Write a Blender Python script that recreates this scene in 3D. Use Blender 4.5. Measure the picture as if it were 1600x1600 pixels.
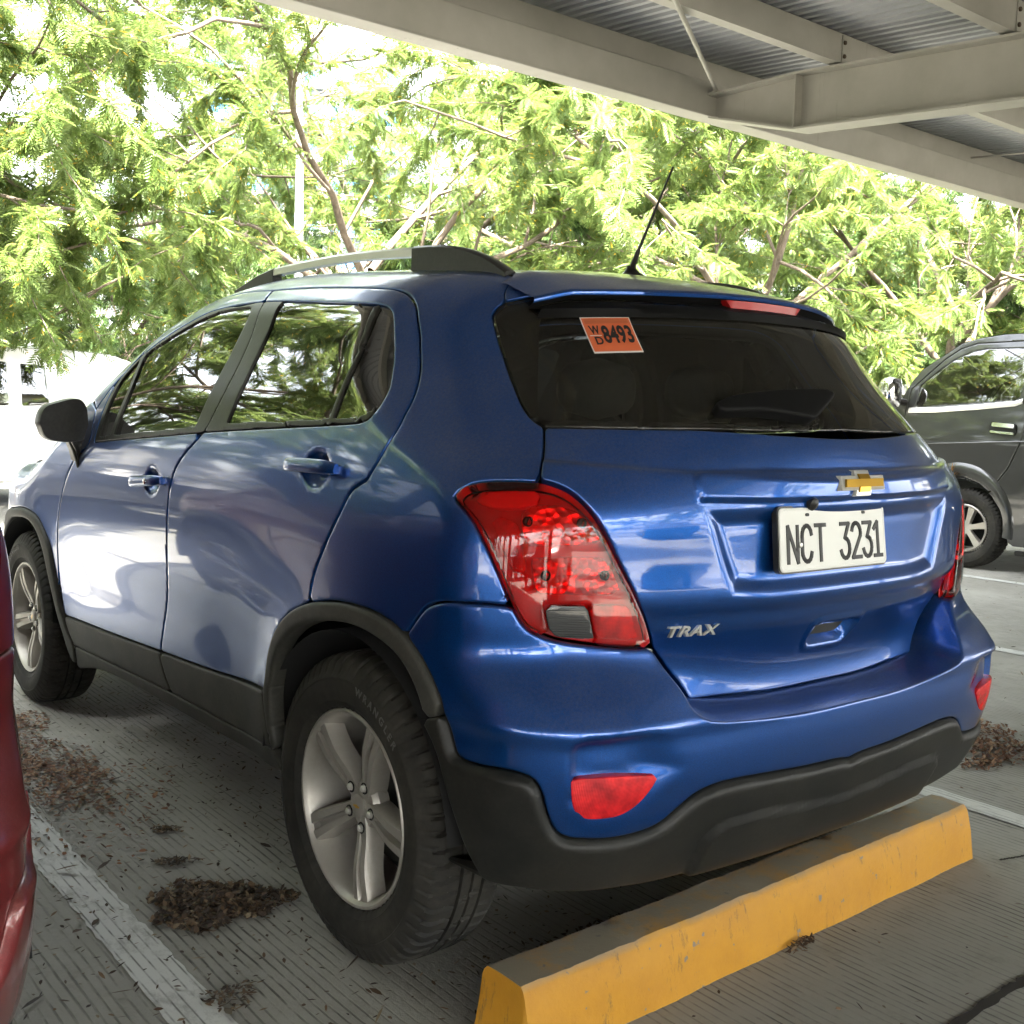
import bpy, bmesh, math, random
import numpy as np
from mathutils import Matrix, Vector
for o in list(bpy.data.objects): bpy.data.objects.remove(o)
SC = bpy.context.scene
COL = SC.collection
# ------------------------------------------------------------------ camera
CAM = np.array([-2.0954, -2.0898, 1.2595])
YAW, PIT, ROL = [math.radians(a) for a in (38.7787, -5.5505, 1.7139)]
_f = np.array([math.sin(YAW)*math.cos(PIT), math.cos(YAW)*math.cos(PIT), math.sin(PIT)])
_r = np.array([math.cos(YAW), -math.sin(YAW), 0.0]); _u = np.cross(_r, _f)
_r2 = math.cos(ROL)*_r+math.sin(ROL)*_u; _u2 = -math.sin(ROL)*_r+math.cos(ROL)*_u
cd = bpy.data.cameras.new('camera'); cam = bpy.data.objects.new('camera', cd); COL.objects.link(cam)
cam.matrix_world = Matrix(((_r2[0], _u2[0], -_f[0], CAM[0]), (_r2[1], _u2[1], -_f[1], CAM[1]), (_r2[2], _u2[2], -_f[2], CAM[2]), (0, 0, 0, 1)))
cd.sensor_fit = 'HORIZONTAL'; cd.sensor_width = 36.0; cd.lens = 36*1724.9/1600; cd.clip_start = .05; cd.clip_end = 2000
SC.camera = cam
# ------------------------------------------------------------------ sky, sun, exposure
SUN_EL, SUN_AZ = math.radians(57), math.radians(-140)      # azimuth from +y towards +x
w = bpy.data.worlds.new('World'); SC.world = w; w.use_nodes = True
nt = w.node_tree; sky = nt.nodes.new('ShaderNodeTexSky'); sky.sky_type = 'NISHITA'; sky.sun_disc = False
sky.sun_elevation = SUN_EL; sky.sun_rotation = SUN_AZ; sky.dust_density = 4.0; sky.air_density = 1.2; sky.ozone_density = 1.0
bg = nt.nodes['Background']; hs = nt.nodes.new('ShaderNodeHueSaturation'); hs.inputs['Saturation'].default_value = .30; nt.links.new(sky.outputs[0], hs.inputs['Color']); nt.links.new(hs.outputs[0], bg.inputs[0]); bg.inputs[1].default_value = 0.15
sl = bpy.data.lights.new('sun', 'SUN'); sl.energy = 5.0; sl.angle = math.radians(.53); sl.color = (1, .95, .86)
so = bpy.data.objects.new('sun', sl); COL.objects.link(so)
sd = Vector((math.sin(SUN_AZ)*math.cos(SUN_EL), math.cos(SUN_AZ)*math.cos(SUN_EL), math.sin(SUN_EL)))
so.rotation_euler = sd.to_track_quat('Z', 'Y').to_euler(); so.location = sd*50
SC.view_settings.view_transform = 'Standard'; SC.view_settings.look = 'None'; SC.view_settings.gamma = 1
SC.view_settings.use_curve_mapping = False; SC.view_settings.exposure = 4.32
SC.render.engine = 'CYCLES'; SC.cycles.max_bounces = 5; SC.cycles.transparent_max_bounces = 12; SC.cycles.diffuse_bounces = 2; SC.cycles.glossy_bounces = 3
SC.cycles.caustics_reflective = False; SC.cycles.caustics_refractive = False
RNG = np.random.default_rng(7)
random.seed(7)
# ------------------------------------------------------------------ materials
MAT = {}
def N(nt, t, **kw):
    n = nt.nodes.new(t)
    for k, v in kw.items(): setattr(n, k, v)
    return n
def mat(name, col=(.5, .5, .5), rough=.5, metal=0., coat=0., coat_rough=.03, spec=.5, trans=0., ior=1.45, sheen=0., emit=None):
    m = bpy.data.materials.new(name); m.use_nodes = True; b = m.node_tree.nodes['Principled BSDF']
    b.inputs['Base Color'].default_value = (*col, 1); b.inputs['Roughness'].default_value = rough; b.inputs['Metallic'].default_value = metal
    b.inputs['Coat Weight'].default_value = coat; b.inputs['Coat Roughness'].default_value = coat_rough
    b.inputs['Specular IOR Level'].default_value = spec; b.inputs['Transmission Weight'].default_value = trans; b.inputs['IOR'].default_value = ior
    MAT[name] = m; return m
def ramp(nt, fac, stops):
    r = N(nt, 'ShaderNodeValToRGB'); e = r.color_ramp.elements
    while len(e) < len(stops): e.new(.5)
    for i, (p, c) in enumerate(stops): e[i].position = p; e[i].color = (*c, 1) if len(c) == 3 else c
    nt.links.new(fac, r.inputs[0]); return r
def noise(nt, scale, detail=4, rough=.6, coord='Object', mp=None):
    tc = N(nt, 'ShaderNodeTexCoord'); n = N(nt, 'ShaderNodeTexNoise'); n.inputs['Scale'].default_value = scale
    n.inputs['Detail'].default_value = detail; n.inputs['Roughness'].default_value = rough
    if mp:
        m = N(nt, 'ShaderNodeMapping'); m.inputs['Scale'].default_value = mp; nt.links.new(tc.outputs[coord], m.inputs[0]); nt.links.new(m.outputs[0], n.inputs['Vector'])
    else: nt.links.new(tc.outputs[coord], n.inputs['Vector'])
    return n
def mixc(nt, fac, a, b):
    m = N(nt, 'ShaderNodeMix', data_type='RGBA')
    for s, v in ((m.inputs[0], fac), (m.inputs[6], a), (m.inputs[7], b)):
        if isinstance(v, (int, float)): s.default_value = v
        elif isinstance(v, tuple): s.default_value = (*v, 1)
        else: nt.links.new(v, s)
    return m.outputs[2]
def bump(nt, h, strength=.3, dist=.002):
    b = N(nt, 'ShaderNodeBump'); b.inputs['Strength'].default_value = strength; b.inputs['Distance'].default_value = dist
    nt.links.new(h, b.inputs['Height']); return b.outputs[0]
def paint(name, col, dark, metal=.55, rough=.38, dust=.12, dustcol=(.20, .18, .14)):
    m = mat(name, col, rough, metal, coat=1.0, coat_rough=.025); nt = m.node_tree; b = nt.nodes['Principled BSDF']
    fl = noise(nt, 900, 1, .5); cr = ramp(nt, fl.outputs[0], [(.35, dark), (.7, col)])
    d1 = noise(nt, 5, 6, .65); d2 = noise(nt, 160, 3, .7); g = N(nt, 'ShaderNodeNewGeometry'); sx = N(nt, 'ShaderNodeSeparateXYZ'); nt.links.new(g.outputs['Normal'], sx.inputs[0])
    up = ramp(nt, sx.outputs[2], [(.0, (0, 0, 0)), (.12, (.10, .10, .10)), (.55, (.45, .45, .45)), (.95, (.8, .8, .8))])
    dd = N(nt, 'ShaderNodeMath', operation='MULTIPLY'); nt.links.new(d1.outputs[0], dd.inputs[0]); nt.links.new(up.outputs[0], dd.inputs[1])
    d3 = N(nt, 'ShaderNodeMath', operation='MULTIPLY_ADD'); nt.links.new(d1.outputs[0], d3.inputs[0]); d3.inputs[1].default_value = dust; nt.links.new(dd.outputs[0], d3.inputs[2])
    d4 = N(nt, 'ShaderNodeMath', operation='MULTIPLY'); nt.links.new(d3.outputs[0], d4.inputs[0]); nt.links.new(d2.outputs[0], d4.inputs[1])
    vo = N(nt, 'ShaderNodeTexVoronoi'); vo.inputs['Scale'].default_value = 230; tcv = N(nt, 'ShaderNodeTexCoord'); nt.links.new(tcv.outputs['Object'], vo.inputs['Vector']); vs_ = ramp(nt, vo.outputs['Distance'], [(.0, (.9, .9, .9)), (.16, (.5, .5, .5)), (.26, (0, 0, 0))]); vm = noise(nt, 9, 4, .6); vmr = ramp(nt, vm.outputs[0], [(.50, (0, 0, 0)), (.72, (.5, .5, .5))])
    vp = N(nt, 'ShaderNodeMath', operation='MULTIPLY'); nt.links.new(vs_.outputs[0], vp.inputs[0]); nt.links.new(vmr.outputs[0], vp.inputs[1]); va = N(nt, 'ShaderNodeMath', operation='MULTIPLY_ADD'); nt.links.new(vp.outputs[0], va.inputs[0]); va.inputs[1].default_value = .22; nt.links.new(d4.outputs[0], va.inputs[2]); d4 = va
    c2 = mixc(nt, d4.outputs[0], cr.outputs[0], dustcol)
    bf = mixc(nt, g.outputs['Backfacing'], c2, (.012, .012, .013)); nt.links.new(bf, b.inputs['Base Color'])
    cw = N(nt, 'ShaderNodeMath', operation='SUBTRACT'); cw.inputs[0].default_value = 1.0; nt.links.new(d4.outputs[0], cw.inputs[1])
    cb = N(nt, 'ShaderNodeMath', operation='SUBTRACT'); cb.use_clamp = True; nt.links.new(cw.outputs[0], cb.inputs[0]); nt.links.new(g.outputs['Backfacing'], cb.inputs[1]); nt.links.new(cb.outputs[0], b.inputs['Coat Weight'])
    mt = N(nt, 'ShaderNodeMath', operation='MULTIPLY'); nt.links.new(cb.outputs[0], mt.inputs[0]); mt.inputs[1].default_value = metal; nt.links.new(mt.outputs[0], b.inputs['Metallic'])
    crr = N(nt, 'ShaderNodeMath', operation='MULTIPLY_ADD'); nt.links.new(d4.outputs[0], crr.inputs[0]); crr.inputs[1].default_value = .5; crr.inputs[2].default_value = .03; nt.links.new(crr.outputs[0], b.inputs['Coat Roughness'])
    return m
def plastic(name, col, rough=.55, dust=.35, dustcol=(.16, .145, .115), sc=120):
    m = mat(name, col, rough, spec=.28); nt = m.node_tree; b = nt.nodes['Principled BSDF']
    n1 = noise(nt, 7, 6, .65); n2 = noise(nt, sc, 3, .6); f = N(nt, 'ShaderNodeMath', operation='MULTIPLY'); r1 = ramp(nt, n1.outputs[0], [(.3, (0, 0, 0)), (.8, (1, 1, 1))])
    nt.links.new(r1.outputs[0], f.inputs[0]); nt.links.new(n2.outputs[0], f.inputs[1]); f2 = N(nt, 'ShaderNodeMath', operation='MULTIPLY'); nt.links.new(f.outputs[0], f2.inputs[0]); f2.inputs[1].default_value = dust*2
    nt.links.new(mixc(nt, f2.outputs[0], col, dustcol), b.inputs['Base Color']); nt.links.new(bump(nt, n2.outputs[0], .25, .0006), b.inputs['Normal'])
    return m
def glass(name, tint, gloss_rough=.0, dust=.0, ior=1.5, refl=1.0):
    m = bpy.data.materials.new(name); m.use_nodes = True; nt = m.node_tree; nt.nodes.remove(nt.nodes['Principled BSDF']); out = nt.nodes['Material Output']
    tr = N(nt, 'ShaderNodeBsdfTransparent'); tr.inputs[0].default_value = (*tint, 1); gl = N(nt, 'ShaderNodeBsdfGlossy'); gl.inputs['Roughness'].default_value = gloss_rough; gl.inputs[0].default_value = (refl, refl, refl, 1)
    fr = N(nt, 'ShaderNodeFresnel'); fr.inputs[0].default_value = ior; mx = N(nt, 'ShaderNodeMixShader'); nt.links.new(fr.outputs[0], mx.inputs[0]); nt.links.new(tr.outputs[0], mx.inputs[1]); nt.links.new(gl.outputs[0], mx.inputs[2])
    last = mx
    if dust > 0:
        df = N(nt, 'ShaderNodeBsdfDiffuse'); df.inputs[0].default_value = (.22, .20, .15, 1); n1 = noise(nt, 6, 6, .7); n2 = noise(nt, 200, 2, .6)
        f = N(nt, 'ShaderNodeMath', operation='MULTIPLY'); nt.links.new(n1.outputs[0], f.inputs[0]); nt.links.new(n2.outputs[0], f.inputs[1]); f2 = N(nt, 'ShaderNodeMath', operation='MULTIPLY'); nt.links.new(f.outputs[0], f2.inputs[0]); f2.inputs[1].default_value = dust*4
        m2 = N(nt, 'ShaderNodeMixShader'); nt.links.new(f2.outputs[0], m2.inputs[0]); nt.links.new(mx.outputs[0], m2.inputs[1]); nt.links.new(df.outputs[0], m2.inputs[2]); last = m2
    nt.links.new(last.outputs[0], out.inputs[0]); MAT[name] = m; return m
paint('blue_paint', (.0006, .078, .34), (.0003, .040, .20), metal=.78, rough=.33, dust=.04)
paint('red_paint', (.22, .018, .022), (.12, .008, .012), metal=.3)
paint('black_paint', (.007, .009, .008), (.005, .006, .006), metal=.1, dust=.02)
paint('silver_paint', (.35, .35, .34), (.25, .25, .25), metal=.5, dust=.1)
paint('white_paint', (.80, .80, .78), (.74, .74, .72), metal=0., dust=.05)
plastic('cladding', (.027, .028, .0255), .55, .28)
plastic('cladding_dark', (.0085, .009, .0085), .46, .10)
plastic('satin_trim', (.014, .014, .013), .30, .15)
plastic('black_trim', (.010, .010, .010), .28, .12)
plastic('rubber', (.010, .010, .0095), .75, .35, (.10, .09, .07), 60)
plastic('tread_rubber', (.012, .012, .012), .85, .3, (.07, .063, .05), 60)
plastic('seat_cloth', (.016, .016, .017), .9, .1)
plastic('alloy', (.38, .36, .325), .44, .35, (.20, .17, .12), 90); MAT['alloy'].node_tree.nodes['Principled BSDF'].inputs['Metallic'].default_value = .55
mat('chrome', (.75, .75, .74), .10, 1.0); mat('satin_silver', (.62, .61, .57), .30, .55); mat('dark_void', (.006, .006, .006), .9); mat('gold', (.62, .36, .05), .30, .85)
mat('plate_white', (.68, .68, .64), .45); mat('plate_ink', (.012, .012, .012), .5); mat('mirror_face', (.03, .03, .032), .18)
glass('side_glass', (.40, .43, .39), 0, .03, 2.15); glass('rear_glass', (.46, .48, .44), 0, .045, 1.5); glass('clear_glass', (.75, .8, .76), 0, .05); glass('red_lens', (.96, .06, .05), .02, .015, 1.42); glass('smoke_lens', (.25, .25, .25), .05, .0, 1.5)
mat('red_reflex', (.62, .012, .016), .22, 0, coat=.5); mat('dark_red', (.34, .006, .008), .40, 0, coat=.15)
# ------------------------------------------------------------------ object helpers
def tag(o, label=None, cat=None, group=None, kind=None):
    for k, v in (('label', label), ('category', cat), ('group', group), ('kind', kind)):
        if v: o[k] = v
    return o
def empty(name, loc=(0, 0, 0), rz=0, label=None, cat=None, group=None, parent=None):
    o = bpy.data.objects.new(name, None); COL.objects.link(o); o.location = loc; o.rotation_euler = (0, 0, rz); o.empty_display_size = .2
    if parent: o.parent = parent
    return tag(o, label, cat, group)
def mesh_np(name, V, F, mats, smooth=True, fmat=None):
    """F: list of int arrays (n,3) or (n,4)"""
    me = bpy.data.meshes.new(name); V = np.asarray(V, np.float32)
    if not isinstance(F, (list, tuple)) or (len(F) and np.isscalar(F[0][0])): F = [np.asarray(F)]
    F = [np.asarray(f, np.int32) for f in F if len(f)]
    me.vertices.add(len(V)); me.vertices.foreach_set('co', V.ravel())
    nl = sum(f.size for f in F); nf = sum(len(f) for f in F)
    me.loops.add(nl); me.polygons.add(nf)
    me.loops.foreach_set('vertex_index', np.concatenate([f.ravel() for f in F]))
    tot = np.concatenate([np.full(len(f), f.shape[1], np.int32) for f in F]); me.polygons.foreach_set('loop_start', np.concatenate([[0], np.cumsum(tot)[:-1]]).astype(np.int32))
    if not isinstance(mats, (list, tuple)): mats = [mats]
    for m in mats: me.materials.append(MAT[m] if isinstance(m, str) else m)
    if fmat is not None: me.polygons.foreach_set('material_index', np.asarray(fmat, np.int32))
    me.update(calc_edges=True); me.validate()
    me.polygons.foreach_set('use_smooth', np.full(len(me.polygons), smooth))
    return me
def obj(name, me, parent=None, loc=None, rot=None):
    o = bpy.data.objects.new(name, me); COL.objects.link(o)
    if parent: o.parent = parent
    if loc is not None: o.location = loc
    if rot is not None: o.rotation_euler = rot
    return o
class MB:
    """collects polygons for one mesh"""
    def __init__(s): s.v = []; s.f = []; s.m = []; s.mi = 0
    def add(s, V, F):
        b = len(s.v); s.v += [tuple(map(float, p)) for p in V]; s.f += [tuple(int(i)+b for i in f) for f in F]; s.m += [s.mi]*len(F)
    def box(s, lo, hi, bev=0.):
        c = (np.array(lo)+hi)/2; h = (np.array(hi)-lo)/2; s.obox(c, np.eye(3), h, bev)
    def obox(s, c, R, h, bev=0.):
        """oriented box, chamfered along all edges"""
        c = np.array(c, float); h = np.array(h, float); R = np.array(R, float); bev = min(bev, .49*h.min()*2) if bev else 0
        if bev <= 0:
            V = [c+R@(h*np.array(k)) for k in ((-1, -1, -1), (1, -1, -1), (1, 1, -1), (-1, 1, -1), (-1, -1, 1), (1, -1, 1), (1, 1, 1), (-1, 1, 1))]
            s.add(V, [(3, 2, 1, 0), (4, 5, 6, 7), (0, 1, 5, 4), (1, 2, 6, 5), (2, 3, 7, 6), (3, 0, 4, 7)]); return
        V = []; idx = {}
        for sx in (-1, 1):
            for sy in (-1, 1):
                for sz in (-1, 1):
                    for a in range(3):
                        q = h*np.array([sx, sy, sz]); sg = np.array([sx, sy, sz])
                        for k in range(3):
                            if k != a: q[k] -= sg[k]*bev
                        idx[(sx, sy, sz, a)] = len(V); V.append(c+R@q)
        F = []
        for a in range(3):
            b_, c_ = (a+1) % 3, (a+2) % 3
            for sa in (-1, 1):
                q = []
                for (p, r) in ((-1, -1), (1, -1), (1, 1), (-1, 1)):
                    k = [0, 0, 0]; k[a] = sa; k[b_] = p; k[c_] = r; q.append(idx[(*k, a)])
                F.append(tuple(q if sa > 0 else q[::-1]))
            for sb in (-1, 1):
                for sc in (-1, 1):
                    k0 = [0, 0, 0]; k1 = [0, 0, 0]; k0[a] = -1; k1[a] = 1
                    for k in (k0, k1): k[b_] = sb; k[c_] = sc
                    q = [idx[(*k0, b_)], idx[(*k1, b_)], idx[(*k1, c_)], idx[(*k0, c_)]]
                    F.append(tuple(q if sb*sc > 0 else q[::-1]))
        for sx in (-1, 1):
            for sy in (-1, 1):
                for sz in (-1, 1):
                    q = [idx[(sx, sy, sz, a)] for a in range(3)]; F.append(tuple(q if sx*sy*sz > 0 else q[::-1]))
        s.add(V, F)
    def tube(s, pts, rad, n=10, cap=True, flat=1.0):
        pts = np.array(pts, float); rad = np.broadcast_to(np.array(rad, float), (len(pts),)); T = np.gradient(pts, axis=0); V = []
        up = np.array([0, 0, 1.]) if abs(T[0][2]) < .9*np.linalg.norm(T[0]) else np.array([1., 0, 0])
        for p, t, r in zip(pts, T, rad):
            t = t/np.linalg.norm(t); a = np.cross(t, up); a /= np.linalg.norm(a); b = np.cross(a, t); up = b
            for k in range(n): an = 2*math.pi*k/n; V.append(p+r*(math.cos(an)*a+flat*math.sin(an)*b))
        F = [(i*n+k, i*n+(k+1) % n, (i+1)*n+(k+1) % n, (i+1)*n+k) for i in range(len(pts)-1) for k in range(n)]
        if cap: F += [tuple(range(n))[::-1], tuple((len(pts)-1)*n+k for k in range(n))]
        s.add(V, F)
    def loft(s, rings, cap=True, closed=True):
        n = len(rings[0]); V = [p for r in rings for p in r]; m = n if closed else n-1
        F = [(i*n+k, i*n+(k+1) % n, (i+1)*n+(k+1) % n, (i+1)*n+k) for i in range(len(rings)-1) for k in range(m)]
        if cap: F += [tuple(range(n))[::-1], tuple((len(rings)-1)*n+k for k in range(n))]
        s.add(V, F)
    def lathe(s, prof, axis='x', n=48, cap=False):
        """prof: (along, radius)"""
        V = []
        for a, r in prof:
            for k in range(n):
                an = 2*math.pi*k/n; c, d = r*math.cos(an), r*math.sin(an); V.append((a, c, d) if axis == 'x' else (c, d, a))
        F = [(i*n+k, i*n+(k+1) % n, (i+1)*n+(k+1) % n, (i+1)*n+k) for i in range(len(prof)-1) for k in range(n)]
        if cap: F += [tuple(range(n))[::-1], tuple((len(prof)-1)*n+k for k in range(n))]
        s.add(V, F)
    def build(s, name, mats, parent=None, smooth=True, loc=None, rot=None, angle=35, recalc=True):
        me = bpy.data.meshes.new(name); me.from_pydata(s.v, [], s.f)
        if not isinstance(mats, (list, tuple)): mats = [mats]
        for m in mats: me.materials.append(MAT[m] if isinstance(m, str) else m)
        if len(mats) > 1: me.polygons.foreach_set('material_index', np.array(s.m, np.int32))
        if recalc:
            bm = bmesh.new(); bm.from_mesh(me); bmesh.ops.recalc_face_normals(bm, faces=bm.faces); bm.to_mesh(me); bm.free()
        me.update()
        if smooth:
            me.polygons.foreach_set('use_smooth', np.full(len(me.polygons), True))
            if angle: me.set_sharp_from_angle(angle=math.radians(angle))
        return obj(name, me, parent, loc, rot)
def copy_tree(o, parent=None):
    c = o.copy(); COL.objects.link(c); c.parent = parent
    for ch in list(o.children): copy_tree(ch, c)
    return c
def text_mesh(txt, size, depth, bold=0., spacing=1.):
    cu = bpy.data.curves.new('t', 'FONT'); cu.body = txt; cu.size = size; cu.extrude = depth; cu.align_x = 'CENTER'; cu.align_y = 'CENTER'; cu.offset = bold; cu.space_character = spacing; cu.resolution_u = 3
    o = bpy.data.objects.new('t', cu); COL.objects.link(o); dg = bpy.context.evaluated_depsgraph_get(); dg.update()
    me = bpy.data.meshes.new_from_object(o.evaluated_get(dg)); bpy.data.objects.remove(o); bpy.data.curves.remove(cu); return me
# ------------------------------------------------------------------ the hatchback's body surface: rounded intersection of side, rear, roof and front
class Spl:
    def __init__(s,x,y):
        x=np.array(x,float);y=np.array(y,float);n=len(x);h=np.diff(x)
        A=np.zeros((n,n));b=np.zeros(n);A[0,0]=A[-1,-1]=1
        for i in range(1,n-1):
            A[i,i-1]=h[i-1];A[i,i]=2*(h[i-1]+h[i]);A[i,i+1]=h[i];b[i]=6*((y[i+1]-y[i])/h[i]-(y[i]-y[i-1])/h[i-1])
        s.x,s.y,s.M=x,y,np.linalg.solve(A,b)
    def __call__(s,t):
        t=np.asarray(t,float);x,y,M=s.x,s.y,s.M
        i=np.clip(np.searchsorted(x,t)-1,0,len(x)-2);h=x[i+1]-x[i];tc=np.clip(t,x[0],x[-1])
        a=(x[i+1]-tc)/h;b=(tc-x[i])/h
        r=a*y[i]+b*y[i+1]+((a**3-a)*M[i]+(b**3-b)*M[i+1])*h*h/6
        s0=(y[1]-y[0])/(x[1]-x[0])-(x[1]-x[0])*M[1]/6;s1=(y[-1]-y[-2])/(x[-1]-x[-2])+(x[-1]-x[-2])*M[-2]/6
        return r+np.where(t<x[0],s0*(t-x[0]),0)+np.where(t>x[-1],s1*(t-x[-1]),0)
def S3P(pairs): return Spl(*zip(*pairs))
def sst(t): t=np.clip(t,0,1);return t*t*t*(t*(6*t-15)+10)
WZ=S3P([(.12,.775),(.25,.815),(.38,.846),(.52,.864),(.68,.873),(.84,.877),(.96,.876),(1.06,.868),(1.16,.850),(1.24,.826),(1.34,.784),(1.44,.735),(1.52,.690),(1.62,.62),(1.75,.50)])
AY=S3P([(-.9,.075),(-.6,.036),(-.3,.010),(0,.0),(.6,.002),(1.3,.002),(2.0,.0),(2.5,.006),(2.9,.028),(3.2,.065),(3.5,.13)])
GY=S3P([(-.9,.16),(-.6,.10),(-.3,.052),(0,.018),(.4,.002),(.9,.0),(1.4,.01),(1.8,.035),(2.2,.075),(2.6,.12)])
YC=S3P([(.15,-.46),(.24,-.55),(.31,-.615),(.38,-.655),(.46,-.690),(.54,-.710),(.62,-.712),(.72,-.70),(.84,-.695),(.96,-.690),(1.08,-.680),(1.16,-.668),(1.23,-.640),(1.32,-.575),(1.42,-.495),(1.5,-.43),(1.6,-.34),(1.7,-.24)])
ZR=S3P([(-1.0,1.44),(-.6,1.500),(-.3,1.558),(0,1.598),(.4,1.630),(.8,1.648),(1.15,1.640),(1.45,1.592),(1.75,1.478),(2.05,1.305),(2.3,1.155),(2.5,1.075),(2.75,1.045),(3.0,.985),(3.3,.86),(3.6,.70)])
def gs(d,s): return np.exp(-(d/s)**2)
def Wside(y,z):
    w=WZ(z)-AY(y)-GY(y)*sst((z-.95)/.55)
    for yc in (0.,2.555):
        r=np.hypot(y-yc,(z-.34)*1.0)
        w=w+.016*gs(np.maximum(r-.40,0),.10)*sst((z-.1)/.25)*np.where(r<.40,1,1)
        w=w+.012*gs(y-yc+.05,.33)*gs(z-.90,.16)
    w=w-.014*gs(z-.62,.14)*sst((y-.25)/.5)*sst((2.25-y)/.5)
    return w
def Yrear(x,z):
    ax=np.abs(x)
    k=.11+.22*sst((z-.64)/.18)+.26*sst((z-1.0)/.28)+.34*sst((z-1.12)/.3)
    return YC(z)+k*ax**2.3*1.0
def Zroof(x,y): return ZR(y)-.10*np.abs(x)**2-.06*np.abs(x)**4
def Yfront(x,z): return 3.34+.0*z-.36*np.abs(x)**2.2-.25*np.maximum(z-.6,0)
def rmax(a,b,r): return np.minimum(np.maximum(a,b),-r)+np.hypot(np.maximum(a+r,0),np.maximum(b+r,0))
def FB(x,y,z,gate=False):
    a=np.abs(x)-Wside(y,z); b=(Yrear(x,z)+(.10*sst((.92-z)/.26) if gate else 0)-y)*np.where(z>1.1,.85,1)
    r1=.17-.05*sst((z-.66)/.2)+.10*sst((z-1.08)/.15)
    f=rmax(a*.985,b,r1)
    f=rmax(f,(z-Zroof(x,y))*.97,.10)
    return rmax(f,y-Yfront(x,z),.25)
YC0,ZC0=0.0,1.0   # fan centre
YF0=2.85
# chart: u = y on the side (u>=0, <=YF0); u<0 rear fan; v = z (<=ZC0) else elevation fan
# arc-length tables
def raydir(th,ph):
    return np.stack([-np.cos(th)*np.cos(ph),-np.sin(th)*np.cos(ph),np.sin(ph)+0*th],-1)
def solve(o,d,lo=.02,hi=2.2,n=26,gate=False):
    a=np.full(o.shape[:-1],lo);b=np.full(o.shape[:-1],hi)
    for _ in range(n):
        m=.5*(a+b);p=o+d*m[...,None];f=FB(p[...,0],p[...,1],p[...,2],gate)
        b=np.where(f>0,m,b);a=np.where(f>0,a,m)
    return o+d*(.5*(a+b))[...,None]
_t=np.linspace(0,np.pi/2,400)
_p=solve(np.tile([0,YC0,.95],(400,1)),raydir(_t,0*_t))
TH_S=np.concatenate([[0],np.cumsum(np.linalg.norm(np.diff(_p,axis=0),axis=1))]);TH_T=_t
ULEN=TH_S[-1]     # rear centre at u=-ULEN
_p=solve(np.tile([0,.6,ZC0],(400,1)),raydir(0*_t,_t))
PH_S=np.concatenate([[0],np.cumsum(np.linalg.norm(np.diff(_p,axis=0),axis=1))]);PH_T=_t
def uv2ray(u,v):
    u=np.asarray(u,float);v=np.asarray(v,float)
    th=np.where(u<0,np.where(-u<=ULEN,np.interp(-u,TH_S,TH_T),np.pi-np.interp(2*ULEN+u,TH_S,TH_T)),0)
    th=np.where(u<-2*ULEN,np.pi,th)
    th=np.where(u>YF0,-np.interp(u-YF0,TH_S,TH_T),th)
    yo=np.where(u>YF0,YF0,np.where(u<-2*ULEN,-2*ULEN-u,np.maximum(u,YC0)))
    ph=np.where(v>ZC0,np.interp(v-ZC0,PH_S,PH_T),0)
    o=np.stack([0*u,yo+0*v,np.minimum(v,ZC0)+0*u],-1)
    return o,raydir(th+0*v,ph+0*u)
def xyz2uv(p):
    x,y,z=p[...,0],p[...,1],p[...,2]
    yo=np.clip(y,YC0,YF0);dy=y-yo;rh=np.hypot(x,dy)
    th=np.arctan2(-dy,-x)
    u=np.where(y<YC0,np.where(th<=np.pi/2,-np.interp(th,TH_T,TH_S),-2*ULEN+np.interp(np.pi-th,TH_T,TH_S)),np.where(y>YF0,YF0+np.interp(-th,TH_T,TH_S),y))
    v=np.where(z<=ZC0,z,ZC0+np.interp(np.arctan2(z-ZC0,rh),PH_T,PH_S))
    return np.stack([u,v],-1)
def surf(u,v,gate=False):
    o,d=uv2ray(u,v);return solve(o,d,gate=gate)
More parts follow.
